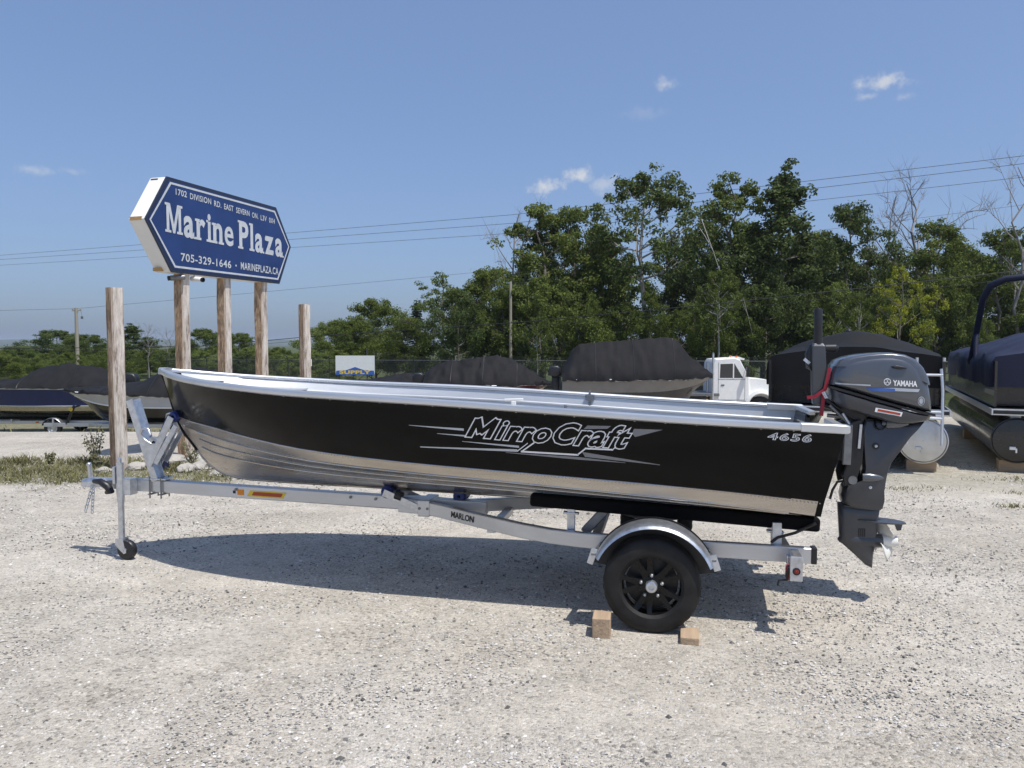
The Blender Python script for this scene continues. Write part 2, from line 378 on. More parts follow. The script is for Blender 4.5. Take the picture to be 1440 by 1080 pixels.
def pebble_material():
    m = bpy.data.materials.new('pebbles'); m.use_nodes = True; N = m.node_tree.nodes; L = m.node_tree.links; b = N['Principled BSDF']
    b.inputs['Roughness'].default_value = .9; ge = N.new('ShaderNodeNewGeometry'); r = N.new('ShaderNodeValToRGB'); L.new(ge.outputs['Random Per Island'], r.inputs[0])
    e = r.color_ramp.elements; e.new(.5); e.new(.5); e.new(.5)
    for i, (p, c) in enumerate([(0, (.085, .083, .08)), (.13, (.17, .165, .158)), (.26, (.36, .345, .32)), (.80, (.49, .47, .435)), (1, (.70, .675, .64))]): e[i].position = p; e[i].color = c + (1,)
    L.new(r.outputs[0], b.inputs['Base Color']); return m
def build_pebbles():
    rnd = random.Random(3); vs = []; fs = []; n = 0
    while n < 105000:
        a = rnd.uniform(-.85, .85); d = 1.7 * (13 / 1.7) ** rnd.random() if rnd.random() < .55 else rnd.uniform(1.6, 13)
        x, y = d * math.sin(a), d * math.cos(a)
        dens = .62 + .75 * noise.noise((x*.9, y*.9, 3)) + .4 * noise.noise((x*3, y*3, 8))
        if rnd.random() > dens + .12: continue
        r = .0048 * math.exp(rnd.gauss(0, .33)) * (1 + .035 * d)
        if rnd.random() < .006: r *= 1.7
        r = min(r, .016); z = gz(x, y) + r * .25; o = len(vs); q = rnd.random() * 6.28; c, s = math.cos(q), math.sin(q); ex = rnd.uniform(.8, 1.5)
        for px, py, pz in ((1,0,0),(-1,0,0),(0,1,0),(0,-1,0),(0,0,.7),(0,0,-.7)):
            j = rnd.uniform(.75, 1.2); X = px*ex*j; Y = py*j + rnd.uniform(-.2, .2)*abs(pz); Xr = X + rnd.uniform(-.3, .3)*abs(pz)
            vs.append((x + r*(c*Xr - s*Y), y + r*(s*Xr + c*Y), z + r*pz*j))
        fs += [tuple(o + i for i in f) for f in ((0,2,4),(2,1,4),(1,3,4),(3,0,4),(2,0,5),(1,2,5),(3,1,5),(0,3,5))]; n += 1
    o = MB(); o.v = vs; o.f = fs; o = o.build('loose_gravel', pebble_material(), raw=True)
    tag(o, 'loose grey and white stones scattered over the gravel lot', 'gravel', kind='stuff')
build_pebbles()

# ------------------------------------------------------------------ the black fishing boat
# each line: v along the boat (0 stem .. 1 transom) -> (t, s, z)
SHEER_B = [(.30, .015), (.42, .125), (.6, .25), (.8, .36), (1.05, .475), (1.5, .61), (2.0, .695), (2.7, .755), (3.6, .785), (4.4, .79), (5.23, .775)]
SHEER_Z = [(.30, 1.485), (.6, 1.448), (.9, 1.418), (1.4, 1.385), (1.75, 1.365), (2.45, 1.34), (3.0, 1.316), (3.65, 1.281), (4.5, 1.238), (5.23, 1.212)]
def line_sheer(v):
    t = .30 + v * 4.93; return t, smooth_lerp(SHEER_B, t), smooth_lerp(SHEER_Z, t)
PAINT = [(0, (.415, .012, 1.145)), (.04, (.60, .10, 1.115)), (.10, (.88, .225, 1.085)), (.18, (1.26, .375, 1.035)), (.27, (1.69, .50, .985)), (.36, (2.12, .585, .955)), (.46, (2.6, .645, .928)), (.6, (3.25, .69, .90)), (.75, (3.96, .71, .866)), (.88, (4.58, .715, .831)), (1, (5.135, .715, .785))]
CHINE = [(0, (.455, .010, 1.065)), (.04, (.64, .07, 1.03)), (.10, (.91, .17, .985)), (.18, (1.28, .30, .935)), (.27, (1.70, .43, .896)), (.36, (2.13, .535, .875)), (.46, (2.6, .61, .857)), (.6, (3.25, .665, .83)), (.75, (3.96, .695, .79)), (.88, (4.58, .70, .748)), (1, (5.12, .70, .695))]
MIDB = [(0, (.50, .008, .99)), (.04, (.66, .035, .90)), (.10, (.90, .10, .845)), (.18, (1.28, .19, .805)), (.27, (1.70, .28, .78)), (.36, (2.13, .345, .765)), (.46, (2.6, .38, .75)), (.6, (3.25, .40, .725)), (.75, (3.96, .40, .69)), (.88, (4.58, .40, .66)), (1, (5.12, .40, .63))]
KEEL = [(0, (.535, .006, .955)), (.04, (.70, .008, .765)), (.10, (.925, .01, .672)), (.18, (1.29, .012, .651)), (.27, (1.70, .012, .641)), (.36, (2.13, .012, .633)), (.46, (2.6, .012, .622)), (.6, (3.25, .012, .607)), (.75, (3.96, .012, .592)), (.88, (4.58, .012, .58)), (1, (5.115, .012, .567))]
def line_of(tab):
    def f(v): return tuple(smooth_lerp([(a, p[k]) for a, p in tab], v) for k in range(3))
    return f
line_paint, line_chine, line_mid, line_keel = line_of(PAINT), line_of(CHINE), line_of(MIDB), line_of(KEEL)
VS = [0, .006, .015, .027, .04, .06, .08, .10, .13, .16, .2, .24, .28, .33, .38, .44, .5, .56, .62, .68, .74, .8, .86, .92, .96, 1]
def mixp(a, b, f): return tuple(x + (y - x) * f for x, y in zip(a, b))
def strip_mesh(mb, lines, sgn, vs=VS, off=0.0):
    rows = []
    for ln in lines: rows.append([T(p[0], sgn * (p[1] - off), p[2]) for p in (ln(v) for v in vs)])
    n = len(vs); V = [p for r in rows for p in r]; Fc = []
    for i in range(len(rows)-1):
        for j in range(n-1): Fc.append((i*n+j, i*n+j+1, (i+1)*n+j+1, (i+1)*n+j))
    mb.add(V, Fc)
def side_line(f, bulge=.012):
    def g(v):
        p = mixp(line_sheer(v), line_paint(v), f); return (p[0], p[1] + bulge * 4 * f * (1-f) * min(1, v*6), p[2])
    return g
def build_boat():
    bt = thing('fishing_boat', 'black and bare aluminium open fishing boat sitting on the galvanised trailer', 'boat', TF, (2.9, 0, .60))
    sides = []
    for sg in (1, -1):
        mb = MB(); strip_mesh(mb, [side_line(f) for f in (0, .2, .4, .6, .8, 1)], sg); sides.append(mb.build('painted_side', 'black_paint', bt, smooth=50))
    mb = MB()
    for sg in (1, -1): strip_mesh(mb, [line_paint, lambda v: mixp(line_paint(v), line_chine(v), .5), line_chine], sg); strip_mesh(mb, [line_chine, lambda v: mixp(line_chine(v), line_mid(v), .5), line_mid, lambda v: mixp(line_mid(v), line_keel(v), .5), line_keel], sg)
    mb.build('hull_bottom', 'bare', bt, smooth=28)
    # the lap joints and spray rails pressed into the bottom
    for f0, base, nxt, r in ((.02, line_chine, line_mid, .007), (.5, line_chine, line_mid, .006), (.04, line_paint, line_chine, .005), (0, line_mid, line_keel, .007)):
        for sg in (1, -1):
            path = []
            for v in VS[4:-1]:
                p = mixp(base(v), nxt(v), f0); path.append(T(p[0], sg * (p[1] + .002), p[2] - .002))
            MB().tube(path, r, 6).build('strake', 'bare', bt, smooth=60)
    MB().tube([T(*line_keel(v)[:1], 0, line_keel(v)[2] - .004) for v in VS], .012, 6).build('keel', 'bare', bt, smooth=60)
    MB().tube([T(x, 0, z) for x, z in ((.298, 1.475), (.335, 1.39), (.372, 1.28), (.41, 1.15), (.452, 1.065), (.497, .99), (.533, .955), (.60, .87))], .016, 8).build('stem_bar', 'black_paint', bt, smooth=60)
    # transom
    ring = [line_sheer(1), side_line(.5)(1), line_paint(1), line_chine(1), line_mid(1), line_keel(1)]
    pts = [T(p[0], p[1], p[2]) for p in ring] + [T(p[0], -p[1], p[2]) for p in reversed(ring)]
    top = pts[0], pts[-1]
    notch = [T(5.222, -.30, 1.205), T(5.205, -.22, 1.13), T(5.205, .22, 1.13), T(5.222, .30, 1.205)]
    poly = pts + notch
    mb = MB(); mb.prism(poly, (-.035, 0, 0)); mb.build('transom', 'black_paint', bt, smooth=30)
    # inner skin, floor and benches
    mb = MB()
    def inner(f):
        def g(v):
            p = mixp(line_sheer(v), line_chine(v), f); return (p[0] + .05 * (1-v) * (1 if v < .1 else .3), max(.004, p[1] - .022), p[2])
        return g
    for sg in (1, -1): strip_mesh(mb, [inner(f) for f in (0, .12, .3, .5, .7, .9)], sg, VS[2:])
    mb.build('inner_skin', 'liner', bt, smooth=40)
    for sg in (1, -1):
        for f in (.16, .40):
            path = [T(p[0], sg * (p[1] - .008), p[2]) for p in (inner(f)(v) for v in VS[5:])]
            MB().tube(path, .010, 6).build('stringer', 'liner', bt, smooth=60)
    fl = [inner(.82)(v) for v in VS[6:]]
    mb = MB(); mb.add([T(p[0], p[1], p[2]) for p in fl] + [T(p[0], -p[1], p[2]) for p in fl], [(i, i+1, len(fl)+i+1, len(fl)+i) for i in range(len(fl)-1)])
    mb.build('floor', 'liner', bt)
    for t0, dz in ((1.75, .24), (3.0, .24), (4.35, .22)):
        v = (t0 - .3) / 4.93; p = inner(.30)(v); zt = line_sheer(v)[2] - dz
        mb = MB(); mb.box(T(t0, 0, zt - .02), (.30, 2*p[1] - .14, .04)); mb.build('bench_seat', 'liner', bt, bevel=.008)
        for sx in (-.12, .12):
            MB().box(T(t0 + sx, 0, zt - .12), (.02, 2*inner(.80)(v)[1] - .12, .17)).build('bench_riser', 'liner', bt)
    # forward deck plate and the darker bow plate
    mb = MB(); ps = [line_sheer((t - .3) / 4.93) for t in (.70, .8, .9, 1.1, 1.3)]
    mb.prism([T(p[0], p[1] - .03, p[2] - .05) for p in ps] + [T(p[0], -(p[1] - .03), p[2] - .05) for p in reversed(ps)], (0, 0, -.012)); mb.build('fore_deck', 'trim', bt)
    mb = MB(); ps = [line_sheer((t - .3) / 4.93) for t in (.36, .45, .54, .62, .692)]
    mb.prism([T(p[0], max(.01, p[1] - .03), p[2] - .03) for p in ps] + [T(p[0], -max(.01, p[1] - .03), p[2] - .03) for p in reversed(ps)], (0, 0, -.012)); mb.build('bow_plate', 'dsteel', bt)
    # gunwale extrusion on each side: rounded rectangle swept along the sheer
    prof = [(-.034, -.004), (-.034, .014), (-.026, .022), (.014, .024), (.026, .018), (.029, .006), (.027, -.012), (.018, -.020), (.006, -.022), (.004, -.006)]
    for sg in (1, -1):
        rings = []
        for v in [0, .012] + VS[3:]:
            p = line_sheer(v); q = line_sheer(min(1, v + .01)); o = line_sheer(max(0, v - .01))
            d = Vector((q[0]-o[0], q[1]-o[1], 0)).normalized(); nn = Vector((-d.y, d.x, 0))
            k = min(1, .45 + v * 10)
            rings.append([T(p[0] + nn.x*a*k, sg * max(.0, p[1] + nn.y*a*k), p[2] + b + .008) for a, b in prof])
        MB().loft(rings).build('gunwale', 'trim', bt, smooth=35)
        p = line_sheer(.985); q = line_sheer(1.0)
        mb = MB(); e = [(-.050, -.020), (-.050, .020), (-.042, .026), (.024, .026), (.033, .019), (.033, -.020), (.027, -.025), (-.042, -.022)]
        rr = []
        for t, k in ((4.985, .98), (5.20, 1), (5.238, .96), (5.25, .75)):
            w = smooth_lerp(SHEER_B, t); z = smooth_lerp(SHEER_Z, t); rr.append([T(t, sg * (w + a*k), z + b*k + .008) for a, b in e])
        mb.loft(rr); mb.build('corner_cap', 'white' if False else 'trim', bt, smooth=35)
    mb = MB(); mb.loft([[T(.275 + dx, y, 1.488 + z) for y, z in ((-w, -.02), (w, -.02), (w, .022), (0, .034), (-w, .022))] for dx, w in ((0, .018), (.03, .04), (.08, .085))]); mb.build('bow_cap', 'trim', bt, smooth=40)
    # transom rail, motor pad, fittings
    MB().bar(T(5.215, -.74, 1.222), T(5.228, -.28, 1.222), .05, .03).build('transom_rail', 'trim', bt, bevel=.005)
    MB().bar(T(5.215, .74, 1.222), T(5.228, .28, 1.222), .05, .03).build('transom_rail', 'trim', bt, bevel=.005)
    MB().box(T(5.20, 0, 1.03), (.05, .42, .22)).build('motor_pad', 'plastic', bt, bevel=.006)
    v = (3.32 - .3) / 4.93; p = line_sheer(v); mb = MB(); mb.bar(T(3.30, p[1]-.01, p[2]+.03), T(3.30, p[1]-.01, p[2]+.055), .03, .02); mb.bar(T(3.24, p[1]-.01, p[2]+.06), T(3.36, p[1]-.01, p[2]+.065), .016, .014); mb.build('cleat', 'white', bt, bevel=.004)
    for sg in (1, -1):
        p = line_sheer((3.62-.3)/4.93); mb = MB(); mb.tube([T(3.62, sg*(p[1]-.045), p[2]+.05), T(3.62, sg*(p[1]-.045), p[2]-.07)], .010, 8); mb.box(T(3.62, sg*(p[1]-.04), p[2]-.005), (.07, .03, .045)); mb.build('oarlock_socket', 'dsteel', bt, bevel=.004)
    mb = MB(); mb.tube([T(.36, 0, 1.16), T(.33, 0, 1.15), T(.325, 0, 1.12), T(.36, 0, 1.105)], .007, 6); mb.build('bow_eye', 'galv', bt, smooth=60)
    # rivets along the paint edge
    mb = MB()
    for k in range(150):
        v = .30 + .695 * k / 149; p = mixp(line_paint(v), line_chine(v), .12)
        mb.lathe([(.0045, 0), (.0035, .0022), (.001, .003)], T(p[0], p[1] + .004, p[2]), 'y', 6)
    for k in range(26):
        v = .06 + .92*k/25; p = side_line(.035)(v); mb.lathe([(.006, .004), (.005, -.002), (.001, -.0035)], T(p[0], p[1] + .002, p[2]), 'y', 8)
    o = mb.build('rivet_row', 'bare', bt); o['kind'] = 'stuff'
    # black hull graphics: name with outline, speed stripes, model number
    bv = bvh_of(sides)
    def decal(polys, lift, name, m, parent=None):
        mb = MB()
        for poly in polys:
            if len(poly) == 4:
                a, b, c, d = poly; n = 10; V = []
                for i in range(n+1):
                    u = i/n
                    for p, q in ((a, b), (d, c)): V.append(drape(bv, *on_s(p[0]+(q[0]-p[0])*u, p[1]+(q[1]-p[1])*u, .755), lift, -.76))
                mb.add(V, [(2*i, 2*i+2, 2*i+3, 2*i+1) for i in range(n)])
            else: mb.add([drape(bv, *on_s(px, py, .755), lift, -.76) for px, py in poly], [tuple(range(len(poly)))])
        return mb.build(name, m, parent or bt)
    def lettering(body, corners, lift, name, m, offset, shear, spacing=1.0, boxref=None, parent=None):
        vs, fs = text2d(body, shear, offset, spacing); bb = boxref or bbox2(vs); f = quad_map([on_s(*c, .755) for c in corners]); mb = MB()
        mb.add([drape(bv, *f((x - bb[0])/(bb[2]-bb[0]), (y - bb[1])/(bb[3]-bb[1])), lift, -.76) for x, y in vs], fs); return mb.build(name, m, parent or bt), bb
    O = lambda cx, cy: (560 + cx/3.6, 570 + cy/3.6)
    tri = lambda a, b, w0, w1: [O(a[0], a[1]-w0/2), O(b[0], b[1]-w1/2), O(b[0], b[1]+w1/2), O(a[0], a[1]+w0/2)]
    decal([tri((45,103),(330,124),2,12), tri((190,145),(345,157),2,9), tri((318,185),(610,211),2,11), tri((95,217),(600,231),5,13)], .0022, 'speed_stripe', 'decal_silver')
    decal([[O(1195,116), O(1340,121), O(1200,158), O(1185,140)], [O(930,236), O(1325,301), O(1325,304), O(945,262)], [O(540,240), O(900,262), O(900,276), O(540,243)], [O(900,262), O(1150,291), O(1150,293), O(900,276)], [O(960,100), O(1080,102), O(1060,116), O(940,118)]], .0022, 'shade_stripe', 'decal_grey')
    w = 9
    decal([tri((690,188),(622,236),8,8), tri((618,236),(912,252),9,9), tri((905,253),(948,219),9,9), tri((945,218),(1088,224),8,8), tri((1085,226),(1118,190),7,7), tri((655,192),(600,234),5,6)], .0026, 'underline', 'decal_white')
    corners = [(650, 616.5), (884, 633), (657, 586), (893, 597.5)]
    SH = .30; rest, rf = text2d('irroCraft', SH, .055, 1.10); capz = bbox2(text2d('C', 0, 0)[0])[3]; x0 = .98
    ref = (-.06, -.07, x0 + bbox2(rest)[2], bbox2(rest)[3])
    def name(off, wM, ext, lift, nm, m, parent=None):
        vs, fs = text2d('irroCraft', SH, off, 1.10); V = [(x + x0, y) for x, y in vs]; Fc = [(f, 0) for f in fs]
        for q, (a, b) in enumerate((((.12, 0), (.12, capz)), ((.12, capz), (.43, .18)), ((.43, .18), (.74, capz)), ((.74, capz), (.74, 0)))):
            d = Vector((b[0]-a[0], b[1]-a[1])).normalized(); n_ = Vector((-d.y, d.x))*wM; a2 = Vector(a) - d*ext; b2 = Vector(b) + d*ext; o = len(V)
            V += [(p.x + SH*p.y, p.y) for p in (a2 - n_, b2 - n_, b2 + n_, a2 + n_)]; Fc.append(((o, o+1, o+2, o+3), q))
        f = quad_map([on_s(*c, .755) for c in corners]); P3 = [drape(bv, *f((x - ref[0])/(ref[2]-ref[0]), (y - ref[1])/(ref[3]-ref[1])), lift, -.76) for x, y in V]
        for fc, q in Fc:
            if q:
                for i in fc: P3[i].y -= .0002*q
        return MB().add(P3, [fc for fc, q in Fc]).build(nm, m, parent or bt, raw=True)
    o1 = name(.058, .135, .045, .0034, 'name_lettering', 'decal_white')
    name(.020, .090, .0, .0056, 'letter_fill', 'black_paint', o1)
    c2 = [(1078, 617.5), (1140, 622), (1079, 607), (1142, 610)]
    ref = bbox2(text2d('4656', .10, .04, 1.15)[0])
    o2, _ = lettering('4656', c2, .003, 'model_number', 'decal_white', .036, .10, 1.15, ref)
    lettering('4656', c2, .0046, 'number_fill', 'decal_dark', -.022, .10, 1.15, ref, o2)
    return bt
build_boat()

# ------------------------------------------------------------------ the trailer under it
WT, WR = 4.152, .287                                           # axle position along the trailer, tyre radius
def build_wheel(parent, t, s, z, sg, R0=WR, w=.17, spokes=5):
    """tyre, rim, spokes, hub cap and nuts; sg=+1 faces the camera side"""
    c = T(t, s, z); h = w / 2; q = -sg
    prof = [(.60*R0, -h*.80), (.66*R0, -h*.98), (.80*R0, -h*1.03), (.90*R0, -h*.97), (.955*R0, -h*.86), (.985*R0, -h*.72), (1.0*R0, -h*.48), (.975*R0, -h*.44), (.975*R0, -h*.36), (1.0*R0, -h*.32), (1.0*R0, -h*.06), (.975*R0, -h*.03)]
    prof = prof + [(r, -y) for r, y in reversed(prof)]
    nl = len(prof)
    def tread(i, k):
        j = min(i, nl-1-i)
        return (-.0035 if k % 3 == 0 else 0) if j in (5, 6, 9, 10) else 0
    wh = bpy.data.objects.new('wheel', None); col.objects.link(wh); wh.parent = parent; wh['_b'] = parent['_b']
    ty = MB().lathe(prof, c, 'y', 96, mod=tread).build('tyre', 'rubber', wh, smooth=32)
    rp = [(.625*R0, -h*.86), (.66*R0, -h*.90), (.655*R0, -h*.80), (.60*R0, -h*.72), (.585*R0, -h*.1), (.585*R0, h*.6), (.64*R0, h*.86), (.655*R0, h*.84), (.60*R0, h*.55), (.575*R0, -h*.1), (.585*R0, -h*.70), (.625*R0, -h*.86)]
    rp = [(r, y * (1 if sg > 0 else -1)) for r, y in rp]
    MB().lathe(rp, c, 'y', 48).build('rim', 'wheel', wh, smooth=40)
    for k in range(spokes):
        a = 2*math.pi*(k + .5)/spokes
        for d in (-1, 1):
            mb = MB(); rr = []
            for r, half, dep in ((.13*R0, .085*R0, .62), (.30*R0, .072*R0, .66), (.42*R0, .062*R0, .66), (.60*R0, .056*R0, .80)):
                off = d * (.040 + .30 * max(0, r/R0 - .22)) * R0
                ring = []
                for ww, dd in ((-half, dep), (half, dep), (half*.8, dep-.22), (-half*.8, dep-.22)):
                    tx = off + ww; ring.append(c + Vector((math.cos(a)*r - math.sin(a)*tx, q*h*dd, math.sin(a)*r + math.cos(a)*tx)))
                rr.append(ring)
            mb.loft(rr); mb.build('spoke', 'wheel', wh, bevel=.003)
    MB().lathe([(.20*R0, q*h*.30), (.21*R0, q*h*.60), (.17*R0, q*h*.66), (.02*R0, q*h*.66)], c, 'y', 28).build('hub_plate', 'wheel', wh, smooth=35)
    MB().lathe([(.125*R0, q*h*.60), (.125*R0, q*h*.95), (.11*R0, q*h*1.08), (.085*R0, q*h*1.12), (.06*R0, q*h*1.12), (.055*R0, q*h*1.0), (.004*R0, q*h*1.0)], c, 'y', 28).build('hub_cap', 'galv', wh, smooth=35)
    for k in range(5):
        a = 2*math.pi*k/5 + .30
        p = c + Vector((math.cos(a)*.225*R0, 0, math.sin(a)*.225*R0))
        MB().lathe([(.035*R0, q*h*.5), (.035*R0, q*h*.86), (.022*R0, q*h*.93), (.002, q*h*.93)], p, 'y', 8).build('lug_nut', 'galv', wh, smooth=30)
    MB().lathe([(.30*R0, -q*h*.8), (.54*R0, -q*h*.78), (.54*R0, -q*h*.15), (.10*R0, -q*h*.05)] if sg > 0 else [(.25*R0, -q*h*.8), (.36*R0, -q*h*.78), (.36*R0, -q*h*.2), (.10*R0, -q*h*.1)], c, 'y', 24).build('brake_hub', 'plastic', wh, smooth=35)
    return wh

RAIL = [(2.30, .075, .520), (2.5, .085, .513), (2.62, .105, .500), (2.78, .17, .488), (2.95, .27, .482), (3.1, .36, .480), (3.3, .47, .474), (3.5, .55, .468), (3.7, .59, .463), (3.95, .60, .458), (4.4, .60, .450), (5.085, .60, .441)]
def build_trailer():
    tr = thing('boat_trailer', 'aluminium single axle boat trailer with black wheels and galvanised fenders carrying the black boat', 'trailer', TF, (2.5, 0, 0))
    MB().bar(T(.10, 0, .578), T(2.95, 0, .508), .075, .098).build('tongue', 'frame', tr, bevel=.008)
    for sg in (1, -1):
        rings = []
        for i, (t, s, z) in enumerate(RAIL):
            a = RAIL[max(0, i-1)]; b = RAIL[min(len(RAIL)-1, i+1)]; d = Vector((b[0]-a[0], b[1]-a[1], 0)).normalized(); nn = Vector((-d.y, d.x, 0))
            rings.append([T(t + nn.x*x, sg*(s + nn.y*x), z + y) for x, y in ((-.027, -.045), (-.022, -.049), (.022, -.049), (.027, -.045), (.027, .040), (.022, .045), (-.022, .045), (-.027, .040))])
        MB().loft(rings).build('side_rail', 'frame', tr, smooth=30)
        MB().box(T(5.10, sg*.60, .441), (.035, .062, .10)).build('rail_end_cap', 'plastic', tr, bevel=.006)
        # bunk, its posts and brackets
        a = T(3.36, sg*.5, .690); b = T(5.15, sg*.5, .605)
        MB().bar(a, b, .085, .085).build('bunk', 'carpet', tr, bevel=.02, seg=3)
        for t in (3.63, 4.89):
            z1 = .69 - (t-3.36)*.0475 - .03
            MB().bar(T(t, sg*.52, .455), T(t, sg*.52, z1), .05, .03).build('bunk_post', 'galv', tr, bevel=.004)
            MB().bar(T(t-.05, sg*.52, z1-.03), T(t+.05, sg*.52, z1-.035), .045, .012).build('bunk_bracket', 'galv', tr, bevel=.003)
        MB().bar(T(3.71, sg*.47, .48), T(3.86, sg*.47, .65), .05, .06).build('bunk_brace', 'dsteel', tr, bevel=.008)
        # fender
        c = T(WT + .008, sg*.832, .283); mb = MB(); rings = []
        for k in range(25):
            a = R(22 + 133 * k / 24); ring = []
            for ro, y in ((.366, -.085), (.372, -.070), (.374, .055), (.370, .088), (.361, .106), (.350, .113), (.348, .109), (.360, .100), (.364, .084), (.368, .055), (.366, -.065), (.360, -.083)):
                ring.append(c + Vector((math.cos(a)*ro, -sg*y, math.sin(a)*ro)))
            rings.append(ring)
        mb.loft(rings); mb.build('fender', 'galv', tr, smooth=40)
        mb = MB(); ring = []
        for k in range(25):
            a = R(8 + 160*k/24); ring.append((math.cos(a), math.sin(a)))
        mb.loft([[c + Vector((x*r, -sg*y, z*r)) for x, z in ring] for r, y in ((.376, -.100), (.376, -.106), (.23, -.106), (.23, -.100))], cap=False, closed=False); mb.build('fender_liner', 'plastic', tr)
        for t, z, lean in ((3.80, .435, -.5), (4.515, .435, .5)):
            MB().bar(T(t - lean*.03, sg*.86, z + .045), T(t + lean*.03, sg*.86, z - .05), .012, .040, up=(1, 0, 0)).build('fender_tab', 'galv', tr, bevel=.004)
            MB().bar(T(t - lean*.02, sg*.87, z + .01), T(t - lean*.09, sg*.60, z + .02), .035, .012).build('fender_stay', 'dsteel', tr, bevel=.003)
        build_wheel(tr, WT, sg*.832, WR - .004, sg)
        # leaf spring and hanger
        mb = MB(); mb.tube([T(WT-.34, sg*.62, .40), T(WT-.15, sg*.62, .355), T(WT, sg*.62, .34), T(WT+.15, sg*.62, .355), T(WT+.34, sg*.62, .40)], .016, 6); mb.build('leaf_spring', 'dsteel', tr)
        # rear lamp on its bracket
        MB().box(T(4.985, sg*.70, .447), (.05, .22, .06)).build('lamp_bracket', 'galv', tr, bevel=.004)
        MB().box(T(4.972, sg*.80, .408), (.072, .030, .145)).build('lamp_plate', 'galv', tr, bevel=.006)
        MB().box(T(4.962, sg*.765, .375), (.085, .05, .09)).build('tail_lamp', 'lens', tr, bevel=.012)
        MB().lathe([(.022, -sg*.014), (.022, -sg*.019), (.013, -sg*.020)], T(4.972, sg*.80, .395), 'y', 14).build('grommet', 'plastic', tr)
        mb = MB(); mb.lathe([(.013, -sg*.018), (.012, -sg*.022), (.002, -sg*.023)], T(4.972, sg*.80, .395), 'y', 12); mb.build('side_reflector', 'lens', tr, smooth=40)
        MB().tube([T(4.94, sg*.79, .42), T(4.925, sg*.79, .37), T(4.925, sg*.79, .335), T(4.88, sg*.79, .330), T(4.875, sg*.79, .30)], .008, 6).build('light_cable', 'plastic', tr)
        # side guide strap by the stern
        MB().tube([T(5.12, sg*.56, .625), T(5.00, sg*.56, .56), T(4.90, sg*.57, .53), T(4.86, sg*.58, .50)], .010, 6).build('tie_down', 'plastic', tr)
        MB().bar(T(4.895, sg*.55, .45), T(4.895, sg*.55, .62), .055, .04).build('guide_post', 'galv', tr, bevel=.004)
    for t, z, w in ((3.05, .430, .64), (4.97, .415, 1.34), (3.78, .430, 1.20)):
        MB().bar(T(t, -w/2, z), T(t, w/2, z), .06, .05).build('crossmember', 'frame', tr, bevel=.005)
    MB().bar(T(WT, -.78, .283), T(WT, .78, .283), .05, .05).build('axle', 'galv', tr, bevel=.008)
    # coupler, chains, jack
    mb = MB(); mb.loft([[T(t, s, z) for s, z in ((-w, z0), (w, z0), (w, z1), (w*.4, z1 + hh), (-w*.4, z1 + hh), (-w, z1))] for t, w, z0, z1, hh in ((-.46, .018, .556, .575, .012), (-.44, .038, .548, .585, .022), (-.36, .044, .546, .592, .03), (-.25, .036, .55, .60, .022), (-.12, .036, .54, .612, .012), (.11, .040, .53, .62, .006))]); mb.build('coupler', 'galv', tr, smooth=35)
    mb = MB(); mb.bar(T(-.38, 0, .61), T(-.39, 0, .72), .03, .022); mb.lathe([(.002, -.018), (.015, -.016), (.019, 0), (.015, .016), (.002, .018)], T(-.392, 0, .725), 'y', 12); mb.build('coupler_latch', 'galv', tr, bevel=.003)
    mb = MB(); mb.tube([T(-.30, .06, .60), T(-.22, .085, .605), T(-.15, .09, .57), T(-.13, .085, .53), T(-.18, .07, .515)], [.018, .026, .032, .03, .016], 10); mb.build('wire_loom', 'plastic', tr, smooth=50)
    for k, (t0, t1) in enumerate(((-.33, -.385), (-.29, -.30))):
        mb = MB(); n = 8; a = T(t0, .05 + .03*k, .55); b = T(t1, .06 + .03*k, .36)
        for i in range(n):
            p = a.lerp(b, i/(n-1)); flat = i % 2; ring = []
            for j in range(13):
                an = 2*math.pi*j/12; x, zz = .010*math.cos(an), .019*math.sin(an)
                ring.append(p + (Vector((x, 0, zz)) if flat else Vector((x*.3, x, zz))))
            mb.tube(ring, .0038, 5)
        mb.build('safety_chain', 'galv', tr, smooth=60)
    jk = MB().tube([T(0, .13, .14), T(0, .13, .55)], .024, 14).tube([T(0, .13, .46), T(0, .13, .77)], .029, 14).build('jack', 'galv', tr, smooth=40)
    MB().box(T(.02, .085, .578), (.13, .09, .13)).build('jack_bracket', 'galv', jk, bevel=.006)
    MB().tube([T(0, .13, .77), T(0, .13, .80), T(-.02, .13, .805)], .013, 8).build('jack_crank', 'galv', jk, smooth=40)
    mb = MB(); mb.bar(T(-.045, .13, .74), T(-.045, .13, .60), .022, .05); mb.build('jack_handle', 'galv', jk, bevel=.006)
    for ds in (-.032, .032):
        MB().prism([T(-.035, .13+ds, .17), T(.03, .13+ds, .17), T(.045, .13+ds, .10), T(.06, .13+ds, .06), T(.035, .13+ds, .05), T(-.01, .13+ds, .09), T(-.04, .13+ds, .12)], (0, .004, 0)).build('fork_plate', 'galv', jk)
    cw = MB().lathe([(.02, -.028), (.055, -.028), (.072, -.024), (.079, -.014), (.080, 0), (.079, .014), (.072, .024), (.055, .028), (.02, .028)], T(.045, .13, .079), 'y', 28).build('caster_wheel', 'plastic', jk, smooth=40)
    MB().lathe([(.004, -.04), (.018, -.038), (.018, .038), (.004, .04)], T(.045, .13, .079), 'y', 14).build('caster_hub', 'galv', jk, smooth=40)
    # winch stand: leaning mast, V arm with the blue bow stop, winch and strap
    ws = MB()
    for s in (-.045, .045): ws.bar(T(.245, s, .62), T(.030, s, 1.262), .010, .060, up=(1, 0, 0))
    ws.bar(T(.252, 0, .62), T(.06, 0, 1.255), .09, .008, up=(1, 0, 0))
    ws = ws.build('winch_post', 'galv', tr, bevel=.002)
